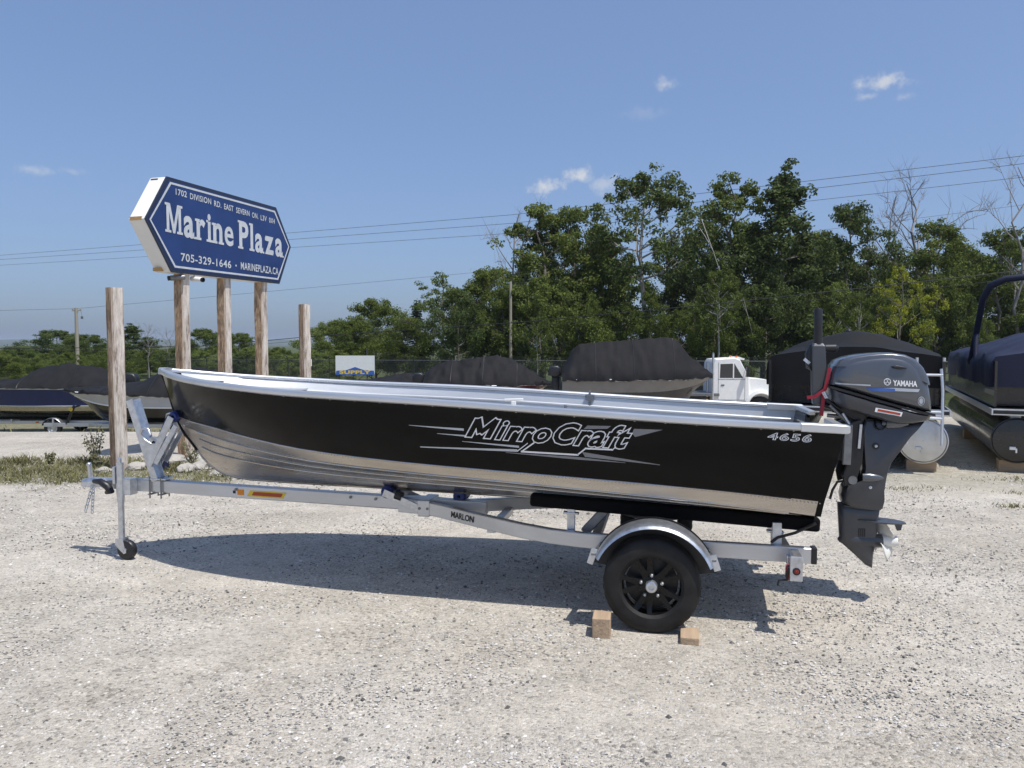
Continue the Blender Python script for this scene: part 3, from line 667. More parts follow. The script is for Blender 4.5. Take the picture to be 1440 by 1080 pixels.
    for s in (-.065, .065):
        MB().bar(T(.20, s, .74), T(.415, s, 1.135), .008, .055, up=(1, 0, 0)).build('stop_arm', 'galv', ws, bevel=.002)
        MB().bar(T(.265, s, .76), T(.455, s, 1.07), .008, .040, up=(1, 0, 0)).build('stop_brace', 'galv', ws, bevel=.002)
    MB().lathe([(.012, -.055), (.030, -.055), (.046, -.03), (.040, 0), (.046, .03), (.030, .055), (.012, .055)], T(.420, 0, 1.135), 'y', 20).build('bow_stop', 'blue', ws, smooth=40)
    mb = MB(); mb.lathe([(.02, -.05), (.055, -.05), (.055, -.042), (.03, -.04), (.03, .04), (.055, .042), (.055, .05), (.02, .05)], T(.245, 0, .92), 'y', 24); mb.box(T(.215, 0, .87), (.09, .11, .10)); mb.build('winch', 'galv', ws, smooth=30)
    MB().tube([T(.25, .09, .92), T(.20, .10, .955), T(.165, .10, 1.0), T(.19, .10, 1.045), T(.235, .10, 1.04), T(.255, .10, .99)], .012, 8).build('winch_handle', 'galv', ws, smooth=60)
    MB().bar(T(.262, 0, .96), T(.345, 0, 1.13), .05, .004, up=(1, 0, 0)).build('winch_strap', 'blue', ws)
    MB().box(T(.245, 0, .634), (.20, .105, .014)).build('post_foot', 'galv', ws, bevel=.003)
    for t in (.20, .30):
        mb = MB(); mb.tube([T(t, .05, .48), T(t, .05, .65), T(t, -.05, .65), T(t, -.05, .48)], .006, 6); mb.box(T(t, 0, .512), (.03, .115, .008)); mb.build('u_bolt', 'dsteel', tr)
    # keel rollers
    kr = MB().lathe([(.012, -.10), (.030, -.10), (.048, -.08), (.040, -.02), (.036, 0), (.040, .02), (.048, .08), (.030, .10), (.012, .10)], T(2.205, 0, .612), 'y', 22).build('keel_roller', 'blue', tr, smooth=40)
    for s in (-.115, .115):
        MB().bar(T(2.19, s, .615), T(2.50, s, .49), .008, .055, up=(0, 0, 1)).build('roller_arm', 'galv', tr, bevel=.002)
    mb = MB(); mb.tube([T(2.28, .10, .60), T(2.33, .10, .585)], .035, 10); mb.build('roller_cushion', 'plastic', tr, smooth=40)
    mb = MB(); mb.box(T(2.50, 0, .51), (.09, .25, .12)); mb.build('splice_plate', 'frame', tr, bevel=.006)
    MB().lathe([(.012, -.09), (.04, -.09), (.05, -.07), (.036, 0), (.05, .07), (.04, .09), (.012, .09)], T(2.735, -.08, .585), 'y', 20).build('keel_roller', 'blue', tr, smooth=40)
    for t, s in ((2.47, .12), (2.53, .12), (.95, .041), (1.9, .041), (2.1, .041)):
        MB().lathe([(.011, 0), (.011, -.008), (.002, -.009)], T(t, s, .60 - .0245*t if s < .1 else .51), 'y', 6).build('bolt', 'dsteel', tr)
    # stickers on the tongue and maker's name on the rail
    def sticker(t0, t1, z0, z1, name, m, s=.0395, sk=0.0):
        a = -.0246
        return MB().add([T(t0, s, z0), T(t1 - sk, s, z0 + a*(t1-t0)), T(t1, s, z1 + a*(t1-t0)), T(t0 + sk, s, z1)], [(0, 1, 2, 3)]).build(name, m, tr)
    sticker(.922, .945, .545, .568, 'sticker', 'decal_dark'); sticker(.96, 1.015, .535, .578, 'sticker', 'orange')
    w = sticker(1.04, 1.375, .528, .574, 'warning_sticker', 'yellow', sk=.03)
    MB().add([T(1.085, .0415, .536), T(1.33, .0415, .530), T(1.345, .0415, .558), T(1.10, .0415, .564)], [(0, 1, 2, 3)]).build('sticker_print', 'darkred', w)
    vs, fs = text2d('WARNING NOTICE', 0, .015); bb = bbox2(vs)
    MB().add([T(1.10 + .225*(x-bb[0])/(bb[2]-bb[0]), .0430, .5395 + .016*(y-bb[1])/(bb[3]-bb[1]) - .0246*.225*(x-bb[0])/(bb[2]-bb[0])) for x, y in vs], fs).build('sticker_text', 'orange', w) if False else None
    vs, fs = text2d('MARLON', .1, .022); bb = bbox2(vs); mb = MB(); vv = []
    for x, y in vs:
        u = (x-bb[0])/(bb[2]-bb[0]); t = 2.735 + .20*u; v = (y-bb[1])/(bb[3]-bb[1])
        s = smooth_lerp([(a, b) for a, b, c in RAIL], t); z = smooth_lerp([(a, c) for a, b, c in RAIL], t); e = .01
        ds = (smooth_lerp([(a, b) for a, b, c in RAIL], t+e) - smooth_lerp([(a, b) for a, b, c in RAIL], t-e)) / (2*e); k = math.hypot(1, ds)
        vv.append(T(t - ds/k*.031, s + .031/k, z - .022 + .046*v))
    mb.add(vv, fs); mb.build('maker_name', 'decal_dark', tr)
build_trailer()

# ------------------------------------------------------------------ outboard motor
def build_outboard():
    ob = thing('outboard_motor', 'blue-grey outboard motor with white propeller clamped to the black boat', 'outboard motor', TF, (5.45, 0, .22))
    Q = lambda cx, cy: on_s(1020 + cx/2.7, 420 + cy/2.7, 0)
    P = lambda pts: [Q(*p) for p in pts]
    def fine(poly, n=3):
        out = []; m = len(poly)
        for i in range(m):
            p0, p1, p2, p3 = (poly[(i + k - 1) % m] for k in range(4))
            for j in range(n):
                u = j/n
                out.append(tuple(.5*((2*b) + (-a+c)*u + (2*a-5*b+4*c-d)*u*u + (-a+3*b-3*c+d)*u**3) for a, b, c, d in zip(p0, p1, p2, p3)))
        return out
    up = P([(380,324),(386,290),(396,254),(412,236),(450,222),(510,212),(565,207),(615,207),(662,214),(700,232),(728,262),(747,300),(759,345),(766,390),(767,428),(735,424),(640,400),(540,372),(450,345),(400,332)])
    cw = MB().inflate(up, .172, ((-1,.62),(-.97,.76),(-.88,.88),(-.70,.955),(-.40,.99),(0,1),(.40,.99),(.70,.955),(.88,.88),(.97,.76),(1,.62))).build('cowl', 'cowl', ob, smooth=50)
    top = P([(396,256),(414,233),(450,219),(510,209),(565,204),(615,204),(662,211),(702,229),(731,260),(751,300),(757,326),(700,306),(620,288),(520,268),(440,254)])
    MB().inflate(top, .163, ((-1,.80),(-.96,.90),(-.85,.96),(-.55,.995),(0,1.004),(.55,.995),(.85,.96),(.96,.90),(1,.80))).build('cowl_top', 'cowl', cw, smooth=50)
    # raised shoulder sweeping along each flank, air intake, trim band
    for sg in (1, -1):
        cv = bvh_of([cw])
        def on(cx, cy, lift):
            t, z = on_s(1020 + cx/2.7, 420 + cy/2.7, .15); p = drape(cv, t, z, lift, -.10); return Vector((p.x, p.y if sg > 0 else -p.y, p.z))
        def strip(top, bot, lift, name, m, parent=cw, n=14):
            a = [on(*[lerp([(i/(len(top)-1), q[k]) for i, q in enumerate(top)], j/n) for k in (0, 1)], lift) for j in range(n+1)]
            b = [on(*[lerp([(i/(len(bot)-1), q[k]) for i, q in enumerate(bot)], j/n) for k in (0, 1)], lift) for j in range(n+1)]
            return MB().add(a + b, [(j, j+1, n+2+j, n+1+j) for j in range(n)]).build(name, m, parent, smooth=60)
        strip([(560,340),(640,338),(735,343)], [(560,350),(640,350),(728,354)], .003, 'silver_stripe', 'decal_silver')
        strip([(530,338),(585,339),(640,341)], [(545,349),(590,351),(640,352)], .0045, 'blue_stripe', 'decal_blue')
        strip([(418,318),(470,322),(548,326)], [(418,324),(470,327),(548,331)], .003, 'small_caption', 'decal_silver')
        if sg > 0:
            bx = (632, 306, 724, 330)
            vs, fs = text2d('YAMAHA', 0, .035); bb = bbox2(vs)
            MB().add([on(bx[0] + (bx[2]-bx[0])*(x-bb[0])/(bb[2]-bb[0]), bx[3] - (bx[3]-bx[1]-2)*(y-bb[1])/(bb[3]-bb[1]) + 4*(x-bb[0])/(bb[2]-bb[0]), .004) for x, y in vs], fs).build('brand_lettering', 'decal_white', cw)
            # round emblem with three crossed tuning forks
            cx, cy, r = 611, 315, 13.5; n = 28; vs = []; fs = []
            for k in range(n):
                a = 2*math.pi*k/n
                vs += [on(cx + r*math.cos(a), cy + r*math.sin(a), .004), on(cx + r*.82*math.cos(a), cy + r*.82*math.sin(a), .004)]
            fs = [(2*k, 2*((k+1) % n), 2*((k+1) % n)+1, 2*k+1) for k in range(n)]
            for k in range(3):
                a = math.pi/2 + 2*math.pi*k/3 + math.pi
                for off, r0, r1 in ((0, -.1, .45), (-.18, .42, .86), (.18, .42, .86)):
                    d = (math.cos(a), math.sin(a)); e = (-d[1], d[0]); o = len(vs)
                    for rr, ww in ((r0, -.07), (r1, -.07), (r1, .07), (r0, .07)): vs.append(on(cx + r*(d[0]*rr + e[0]*(off+ww)), cy + r*(d[1]*rr + e[1]*(off+ww)), .0045 + .0003*k))
                    fs.append((o, o+1, o+2, o+3))
            MB().add(vs, fs).build('emblem', 'decal_white', cw)
            cx, cy, r = 740, 388, 17; vs = [on(cx + r*.8*math.cos(2*math.pi*k/24), cy + r*math.sin(2*math.pi*k/24), .003) for k in range(24)]
            MB().add(vs, [tuple(range(24))]).build('round_sticker', 'decal_silver', cw)
            vs = []
            for k in range(24): vs += [on(cx + r*.66*math.cos(2*math.pi*k/24), cy + r*.82*math.sin(2*math.pi*k/24), .0042), on(cx + r*.52*math.cos(2*math.pi*k/24), cy + r*.66*math.sin(2*math.pi*k/24), .0042)]
            MB().add(vs, [(2*k, 2*((k+1) % 24), 2*((k+1) % 24)+1, 2*k+1) for k in range(24)]).build('sticker_ring', 'cowl_low', cw)
        t, z = on_s(1020 + 648/2.7, 420 + 262/2.7, .12)
        p = drape(cv, t, z, 0, -.1); mb = MB(); mb.inflate([(-.045, .010), (-.01, .016), (.045, .004), (.05, -.004), (.01, -.010), (-.03, -.004)], .012)
        mb.v = [tuple(Vector(v) + Vector((p.x, p.y*sg, p.z))) for v in mb.v]; mb.build('air_intake', 'plastic', cw, smooth=40)
    band = P([(378,326),(450,345),(540,372),(640,400),(735,425),(769,430),(770,440),(735,434),(640,409),(540,381),(450,354),(378,335)])
    MB().inflate(band, .160, ((-1,.985),(-.9,.99),(.9,.99),(1,.985))).build('cowl_seal', 'plastic', ob)
    low = P([(382,336),(450,355),(540,382),(640,410),(735,436),(768,442),(758,458),(700,470),(640,472),(560,452),(480,428),(410,402),(388,380)])
    lc = MB().inflate(low, .160, ((-1,.72),(-.93,.86),(-.72,.95),(-.35,.99),(.35,.99),(.72,.95),(.93,.86),(1,.72))).build('lower_cowl', 'cowl_low', ob, smooth=45)
    lv = bvh_of([lc]); 
    vs = [drape(lv, *on_s(1020 + cx/2.7, 420 + cy/2.7, .13), .003, -.13) for cx, cy in ((566,412),(668,430),(662,446),(562,428))]
    MB().add(vs, [(0,1,2,3)]).build('maker_sticker', 'decal_white', lc)
    vs = [drape(lv, *on_s(1020 + cx/2.7, 420 + cy/2.7, .13), .0045, -.13) for cx, cy in ((575,417),(660,433),(657,441),(572,425))]
    MB().add(vs, [(0,1,2,3)]).build('sticker_print', 'darkred', lc)
    leg = fine(P([(520,448),(600,462),(690,470),(748,458),(700,510),(655,572),(618,622),(602,672),(592,735),(586,795),(505,790),(440,772),(442,712),(500,690),(516,640),(510,540)]), 2)
    lg = MB().inflate(leg, .085, ((-1,.90),(-.85,.97),(-.4,1.0),(.4,1.0),(.85,.97),(1,.90))).build('midsection', 'cowl_low', ob, smooth=45)
    for sg in (1, -1):
        # boss and mount covers on the flank
        mb = MB(); c = Q(545, 672); rr = []
        for dx, r in ((-.06, .030), (-.02, .034), (.03, .026), (.075, .010)): rr.append([Vector((c[0]+dx, -sg*.075, c[1])) + Vector((0, -sg*r*.9*max(0, math.cos(a)), r*math.sin(a))) for a in [2*math.pi*k/14 for k in range(14)]])
        mb.loft(rr); mb.build('mount_cover', 'cowl', lg, smooth=50)
        mb = MB(); c = Q(625, 470); rr = []
        for dx, r in ((-.07, .020), (-.03, .034), (.03, .030), (.09, .008)): rr.append([Vector((c[0]+dx, -sg*.080, c[1])) + Vector((0, -sg*r*.8*max(0, math.cos(a)), r*math.sin(a))) for a in [2*math.pi*k/14 for k in range(14)]])
        mb.loft(rr); mb.build('mount_cover', 'cowl', lg, smooth=50)
        c = Q(558, 553); MB().lathe([(.022, -sg*.078), (.022, -sg*.090), (.012, -sg*.092), (.002, -sg*.092)], (c[0], 0, c[1]), 'y', 16).build('plug', 'plastic', lg, smooth=40)
        MB().lathe([(.011, -sg*.090), (.009, -sg*.097), (.002, -sg*.098)], (c[0], 0, c[1]), 'y', 12).build('plug_cap', 'galv', lg, smooth=40)
        c = Q(538, 708); MB().lathe([(.010, -sg*.07), (.010, -sg*.09), (.002, -sg*.092)], (c[0], 0, c[1]), 'y', 10).build('bolt', 'galv', lg)
    # lower unit
    gear = fine(P([(424,770),(500,775),(586,794),(578,845),(574,900),(572,932),(560,968),(558,1000),(556,1022),(530,1010),(480,962),(432,920),(428,850)]), 1)
    gc = MB().inflate(gear, .042, ((-1,.72),(-.75,.90),(-.3,.99),(.3,.99),(.75,.90),(1,.72))).build('gearcase', 'cowl_low', ob, smooth=45)
    a = Q(433, 912); MB().lathe([(.004, -.012), (.022, .0), (.040, .04), (.050, .10), (.050, .20), (.044, .262), (.030, .275)], (a[0], 0, a[1]), 'x', 24).build('torpedo', 'cowl_low', ob, smooth=50)
    for cy, x0, x1, w, z_t in ((836, 478, 682, .085, .010), (783, 428, 588, .062, .010)):
        p, q = Q(x0, cy - 6), Q(x1, cy + 12); L_ = q[0]-p[0]
        out = [(0, .02), (.12, .6), (.35, .95), (.62, 1), (.85, .8), (1, .35)]
        top = [Vector((p[0]+u*L_, -w*v, p[1]+(q[1]-p[1])*u)) for u, v in out] + [Vector((p[0]+u*L_, w*v, p[1]+(q[1]-p[1])*u)) for u, v in reversed(out)]
        MB().prism(top, (0, 0, -z_t)).build('vent_plate', 'cowl_low', ob, bevel=.003)
    p = Q(655, 850); MB().inflate([(p[0]-.03, p[1]+.01), (p[0]+.03, p[1]+.005), (p[0]+.02, p[1]-.05), (p[0]-.005, p[1]-.055)], .012).build('trim_tab', 'cowl_low', ob)
    p = Q(512, 882)
    for sg in (1, -1):
        mb = MB()
        for k in range(4): mb.box(Vector((p[0] - .018 + .012*k, -sg*.040, p[1])), (.006, .010, .055))
        mb.build('water_intake', 'plastic', gc)
    a = Q(574, 918); c = Vector((a[0], 0, a[1]))
    pr = MB().lathe([(.030, 0), (.040, .01), (.042, .05), (.040, .11), (.034, .125), (.028, .125), (.026, .08)], c, 'x', 24).build('propeller', 'prop', ob, smooth=45)
    for k in range(3):
        a0 = R(100) + 2*math.pi*k/3; rows = []
        for i in range(7):
            r = .036 + .100*i/6; half = (.50, .62, .70, .72, .66, .48, .18)[i]; row = []
            for j in range(7):
                w = (j/6*2-1)*half; tw = .055*(1 - .35*i/6); ang = a0 + w*1.05
                row.append(c + Vector((.055 + w*tw*1.3 - .02*(i/6)**2, r*math.cos(ang), r*math.sin(ang))))
            rows.append(row)
        mb = MB(); mb.loft(rows, cap=False, closed=False); bl = mb.build('blade', 'prop', pr, smooth=180); md = bl.modifiers.new('s', 'SOLIDIFY'); md.thickness = .005
    # clamp bracket, swivel, tilt tube, cables, tiller and strap
    for s in (-.10, .10):
        poly = P([(442,470),(500,452),(512,520),(505,610),(480,690),(438,700),(430,660),(452,600),(450,520)])
        MB().prism([Vector((x, -s-.012, z)) for x, z in poly], (0, .024, 0)).build('clamp_bracket', 'plastic', ob, bevel=.006)
        a, b = Q(470, 470), Q(462, 620); MB().bar((a[0]-.03, -s-.02, a[1]), (b[0]-.03, -s-.02, b[1]), .03, .05, up=(1, 0, 0)).build('clamp_plate', 'dsteel', ob, bevel=.004)
        a = Q(415, 520); MB().lathe([(.012, -.06), (.012, .03), (.03, .035), (.03, .05), (.004, .052)], (a[0], -s, a[1]), 'x', 14).build('clamp_screw', 'galv', ob, smooth=40)
    a, b = Q(490, 460), Q(485, 690); MB().tube([(a[0], 0, a[1]), (b[0], 0, b[1])], .040, 14).build('swivel_tube', 'plastic', ob, smooth=50)
    a, b = Q(498, 470), Q(490, 560); MB().bar((a[0], -.122, a[1]), (b[0], -.122, b[1]), .006, .018, up=(1, 0, 0)).build('bracket_rod', 'galv', ob, bevel=.002)
    a = Q(480, 678); MB().tube([(a[0]-.02, -.12, a[1]), (a[0]-.02, .12, a[1])], .028, 14).build('thrust_rod', 'dsteel', ob, smooth=50)
    a = Q(575, 470); MB().lathe([(.030, -.11), (.038, -.10), (.038, .10), (.030, .11)], (a[0], 0, a[1]), 'y', 18).build('upper_mount', 'plastic', ob, smooth=40)
    a, b = Q(430, 690), Q(400, 720); MB().tube([(a[0]+.03, -.06, a[1]+.01), (a[0]-.02, -.06, a[1]), (b[0], -.06, b[1]), (b[0]-.015, -.06, b[1]-.06)], .009, 6).build('speed_cable', 'plastic', ob, smooth=60)
    tl = MB(); a, b, c_ = Q(347, 165), Q(345, 250), Q(340, 380)
    rr = []
    for (x, z), w, d in ((Q(346, 168), .022, .030), (Q(346, 180), .034, .042), (Q(348, 270), .036, .046), (Q(342, 345), .030, .036), (Q(345, 400), .026, .034)):
        rr.append([Vector((x + dx, dy - .05, z)) for dx, dy in ((-d, -w), (d, -w), (d, w), (-d, w))])
    tl.loft(rr); tl = tl.build('tiller_arm', 'cowl_low', ob, bevel=.010, seg=3)
    a, b = Q(348, 38), Q(347, 168)
    MB().tube([(a[0], -.05, a[1]), (a[0], -.05, a[1]-.012), (.5*(a[0]+b[0]), -.05, .5*(a[1]+b[1])), (b[0], -.05, b[1]-.01)], [.022, .027, .026, .029], 16).build('tiller_grip', 'plastic', tl, smooth=45)
    a = Q(318, 225); MB().inflate([(a[0]-.03, a[1]+.03), (a[0]-.005, a[1]+.09), (a[0]+.05, a[1]+.11), (a[0]+.06, a[1]-.02), (a[0]+.03, a[1]-.09), (a[0]-.02, a[1]-.07)], .04, y0=-.02).build('throttle_housing', 'plastic', tl, smooth=45)
    a = Q(300, 235); MB().bar((a[0]-.012, -.066, a[1]+.012), (a[0]+.022, -.066, a[1]-.018), .004, .020).build('throttle_sticker', 'decal_silver', tl)
    a = Q(395, 188); MB().lathe([(.004, -.04), (.026, -.035), (.028, .03), (.010, .05)], (a[0], -.04, a[1]), 'x', 14).build('shift_knob', 'plastic', tl, smooth=40)
    a, b = Q(365, 185), Q(400, 190); MB().tube([(a[0], -.04, a[1]), (b[0], -.04, b[1])], .014, 8).build('shift_lever', 'plastic', tl)
    MB().tube([(x, -.07, z) for x, z in (Q(305, 250), Q(330, 285), Q(352, 320), Q(358, 390), Q(352, 440))], .007, 6).build('stop_cable', 'plastic', ob, smooth=60)
    for pts in (((384,260),(378,300),(366,345)), ((362,360),(358,400),(354,440)), ((366,342),(330,368),(300,372))):
        w = [Q(*p) for p in pts]; mb = MB()
        for (x0, z0), (x1, z1) in zip(w, w[1:]): mb.bar((x0, -.10, z0), (x1, -.10, z1), .003, .022, up=(1, 0, .3))
        mb.build('red_lanyard', 'red', ob)
    # the clutter of linkages between the bracket and the tray
    for i, (x0, y0, x1, y1, s, r, m) in enumerate(((360,350,372,372,.11,.014,'galv'), (375,380,430,420,.08,.012,'plastic'), (385,400,440,455,.10,.010,'dsteel'), (400,415,470,440,.05,.022,'plastic'), (430,430,455,470,.11,.012,'galv'), (380,440,440,445,.06,.014,'dsteel'), (350,395,400,410,.02,.02,'plastic'))):
        a, b = Q(x0, y0), Q(x1, y1); MB().tube([(a[0], -s, a[1]), (b[0], -s, b[1])], r, 8).build('linkage', m, ob, smooth=50)
    a, b = Q(420, 400), Q(520, 460); mb = MB(); mb.bar((a[0], 0, a[1]), (b[0], 0, b[1]), .14, .08); mb.build('steering_bracket', 'plastic', ob, bevel=.012)
build_outboard()

# ------------------------------------------------------------------ chocks by the wheel
def block(name, label, x, y, rz, size, z=None):
    o = MB().box((0, 0, size[2]/2), size).build(name, 'lumber', bevel=.006); o.matrix_world = place(x, y, rz, z); return tag(o, label, 'wood block')
p = ORG + UX*3.868 + NS*.965
block('wood_chock', 'square cut lumber chock in front of the near trailer wheel', p.x, p.y, -YAW + R(2), (.105, .145, .118), 0)
p = ORG + UX*4.372 + NS*.955
block('wood_chock', 'flat lumber offcut wedged behind the near trailer wheel', p.x, p.y, -YAW - R(1), (.105, .17, .045), 0)

# ------------------------------------------------------------------ dealer sign on its posts
def post_material():
    m = bpy.data.materials.new('weathered_post'); m.use_nodes = True; N = m.node_tree.nodes; L = m.node_tree.links; b = N['Principled BSDF']; b.inputs['Roughness'].default_value = .85
    tc = N.new('ShaderNodeTexCoord'); mp = N.new('ShaderNodeMapping'); mp.inputs['Scale'].default_value = (7, 7, 1.1); L.new(tc.outputs['Object'], mp.inputs[0])
    n = N.new('ShaderNodeTexNoise'); n.inputs['Scale'].default_value = 2.2; n.inputs['Detail'].default_value = 8; n.inputs['Roughness'].default_value = .68; L.new(mp.outputs[0], n.inputs['Vector'])
    r = N.new('ShaderNodeValToRGB'); L.new(n.outputs['Fac'], r.inputs[0]); e = r.color_ramp.elements; e.new(.5); e.new(.5)
    for i, (p, c) in enumerate([(.30, (.20, .15, .11)), (.45, (.36, .29, .225)), (.56, (.47, .40, .33)), (.68, (.62, .58, .53))]): e[i].position = p; e[i].color = c + (1,)
    w = N.new('ShaderNodeTexWave'); w.wave_type = 'BANDS'; w.bands_direction = 'X'; w.inputs['Scale'].default_value = 9; w.inputs['Distortion'].default_value = 6; w.inputs['Detail'].default_value = 4; L.new(mp.outputs[0], w.inputs['Vector'])
    x = N.new('ShaderNodeMixRGB'); x.blend_type = 'OVERLAY'; x.inputs[0].default_value = .35; L.new(r.outputs[0], x.inputs[1]); L.new(w.outputs['Color'], x.inputs[2])
    # flaking front face; sun painted in as a paler front, shade as browner sides
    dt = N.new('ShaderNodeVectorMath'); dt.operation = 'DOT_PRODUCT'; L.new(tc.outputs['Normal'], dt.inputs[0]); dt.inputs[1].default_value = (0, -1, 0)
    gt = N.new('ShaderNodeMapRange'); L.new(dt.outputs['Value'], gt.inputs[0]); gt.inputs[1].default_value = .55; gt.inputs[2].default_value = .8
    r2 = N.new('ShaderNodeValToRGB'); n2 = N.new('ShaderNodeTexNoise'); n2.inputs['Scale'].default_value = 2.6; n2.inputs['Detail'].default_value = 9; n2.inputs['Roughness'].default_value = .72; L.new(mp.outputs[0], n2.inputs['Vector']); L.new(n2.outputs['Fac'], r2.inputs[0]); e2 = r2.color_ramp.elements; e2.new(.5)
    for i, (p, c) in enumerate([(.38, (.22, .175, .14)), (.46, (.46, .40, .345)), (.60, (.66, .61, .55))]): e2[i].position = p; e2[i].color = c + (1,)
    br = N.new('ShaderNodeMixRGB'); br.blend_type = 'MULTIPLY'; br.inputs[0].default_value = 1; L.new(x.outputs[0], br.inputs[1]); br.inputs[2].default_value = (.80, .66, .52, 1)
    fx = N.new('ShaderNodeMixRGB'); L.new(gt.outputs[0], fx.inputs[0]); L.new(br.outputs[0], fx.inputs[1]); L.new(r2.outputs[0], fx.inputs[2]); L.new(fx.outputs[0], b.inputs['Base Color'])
    bp = N.new('ShaderNodeBump'); bp.inputs['Strength'].default_value = .5; bp.inputs['Distance'].default_value = .02; L.new(n.outputs['Fac'], bp.inputs['Height']); L.new(bp.outputs[0], b.inputs['Normal'])
    return m
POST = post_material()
M['sign_blue'] = mat('sign_blue', (.012, .034, .135), .3, 0, .25, 1.6, coat=.2)
M['sign_edge'] = mat('sign_edge', (.018, .026, .055), .4, 0, .1, 4)
M['sign_white'] = mat('sign_white', (.50, .53, .56), .5, 0, .12, 9)
M['sign_case'] = mat('sign_case', (.80, .79, .76), .5, 0, .06, 3)
M['bare_wood'] = mat('bare_wood', (.48, .30, .12), .7, 0, .2, 8)
SD = Vector((.287, .958, 0)).normalized(); SN = Vector((SD.y, -SD.x, 0)); SQ = Vector((-5.01, 11.2, 0))
def post_mesh(mb, x, y, w, z0, z1, seed, r=.02):
    rnd = random.Random(seed); rings = []; n = 7
    for i in range(n + 1):
        z = z0 + (z1 - z0) * i / n; k = w/2; jx, jy = rnd.uniform(-.004, .004), rnd.uniform(-.004, .004)
        rings.append([(x + jx + a*(k + rnd.uniform(-.003, .003)), y + jy + b*(k + rnd.uniform(-.003, .003)), z + (rnd.uniform(-.008, .008) if i == n else 0)) for a, b in ((-1+r/k,-1),(1-r/k,-1),(1,-1+r/k),(1,1-r/k),(1-r/k,1),(-1+r/k,1),(-1,1-r/k),(-1,-1+r/k))])
    mb.loft(rings)
def build_sign():
    mid = SQ + SD*1.4 - SN*.13
    mt = Matrix.Translation((mid.x, mid.y, 0)) @ Matrix.Rotation(math.atan2(SD.y, SD.x), 4, 'Z')
    sg = thing('dealer_sign', 'blue hexagonal sign reading Marine Plaza raised on three timber posts', 'sign', mt)
    th = .29; yf = -th/2
    hexa = [(-1.80, 3.46), (-1.36, 4.125), (1.35, 4.14), (1.80, 3.50), (1.42, 2.80), (-1.30, 2.765)]
    ins = lambda k: [(x*(1 - k/1.8), 3.455 + (z-3.455)*(1 - k/.68)) for x, z in hexa]
    MB().prism([(x, -yf, z) for x, z in hexa], (0, -th + .02, 0)).build('sign_case', 'sign_case', sg, bevel=.012)
    MB().prism([(x, yf + .018, z) for x, z in [(a*1.003, 3.455 + (b-3.455)*1.008) for a, b in hexa]], (0, -.024, 0)).build('face_rim', 'sign_edge', sg, bevel=.004)
    f = MB().add([(x, yf - .010, z) for x, z in ins(.045)], [tuple(range(6))]).build('face_panel', 'sign_blue', sg)
    a, b = ins(.065), ins(.095); MB().add([(x, yf - .014, z) for x, z in a] + [(x, yf - .014, z) for x, z in b], [(i, (i+1) % 6, 6+(i+1) % 6, 6+i) for i in range(6)]).build('border_line', 'sign_white', sg)
    # name in slab-serif capitals and lower case: sans strokes plus serifs
    y0 = yf - .015; kx = .80; H = .46
    base = bbox2(text2d('M', 0, 0)[0]); cap = base[3]
    parts = []; x = 0; rects = []
    for ch in 'Marine Plaza':
        if ch == ' ': x += .22; continue
        vs, fs = text2d(ch, 0, .030 if ch not in 'e' else .018, res=4)
        if ch == 'M': vs = [(a*cap, b*cap) for a, b in ((0, 0), (.17, 0), (.17, .72), (.40, 0), (.54, 0), (.77, .72), (.77, 0), (.94, 0), (.94, 1), (.70, 1), (.47, .30), (.24, 1), (0, 1))]; fs = [tuple(range(13))]
        bb = bbox2(vs); w = (bb[2]-bb[0])/cap*kx*(.92 if ch == 'M' else 1)
        if ch in 'il': w = .17
        g = [((p[0]-bb[0])/(bb[2]-bb[0])*w + x, p[1]/cap) for p in vs]; parts.append((g, fs))
        top = bb[3]/cap; st = .165; bt = bb[1]/cap; s = .075; hgt = .085; xh = .745
        def rc(x0, x1, z0, z1): rects.append((x0, x1, z0, z1))
        if ch == 'M': rc(x-s, x+st+s*.6, bt, bt+hgt); rc(x+w-st-s*.6, x+w+s, bt, bt+hgt); rc(x-s, x+st*.8, top-hgt, top); rc(x+w-st*.8, x+w+s, top-hgt, top)
        if ch == 'r': rc(x-s, x+st+s, bt, bt+hgt); rc(x-s, x+.02, top-hgt-.02, top-.02)
        if ch == 'i': rc(x-s, x+w+s, bt, bt+hgt); rc(x-s, x+.03, xh-hgt, xh)
        if ch == 'l': rc(x-s, x+w+s, bt, bt+hgt); rc(x-s, x+.03, top-hgt, top)
        if ch == 'n': rc(x-s, x+st+s*.8, bt, bt+hgt); rc(x+w-st-s*.8, x+w+s, bt, bt+hgt); rc(x-s, x+.03, top-hgt-.02, top-.02)
        if ch == 'P': rc(x-s, x+st+s, bt, bt+hgt); rc(x-s, x+.03, top-hgt, top)
        if ch == 'z': rc(x, x+.07, top-.19, top-.06); rc(x+w-.07, x+w, bt+.06, bt+.19)
        if ch == 'a': rc(x+w-.04, x+w+s, bt+.01, bt+hgt)
        x += w + .125
    mb = MB(); X0, X1 = -1.40, 1.52; sx = (X1-X0)/(x-.125)
    for g, fs in parts: mb.add([(X0 + a*sx, y0, 3.33 - .035*(a*sx)/3 + b*H*.92) for a, b in g], fs)
    for i, (a, b, c, d) in enumerate(rects): mb.add([(X0 + p*sx, y0 - .0008 - .0002*(i % 3), 3.33 - .035*(p*sx)/3 + q*H*.92) for p, q in ((a, c), (b, c), (b, d), (a, d))], [(0,1,2,3)])
    mb.build('name_lettering', 'sign_white', sg, raw=True)
    def small(body, xa, xb, z, h, name, slope=0):
        vs, fs = text2d(body, 0, .018, 1.08); bb = bbox2(vs)
        MB().add([(xa + (xb-xa)*(p-bb[0])/(bb[2]-bb[0]), y0, z + h*q/cap + slope*(p-bb[0])/(bb[2]-bb[0])) for p, q in vs], fs).build(name, 'sign_white', sg, raw=True)
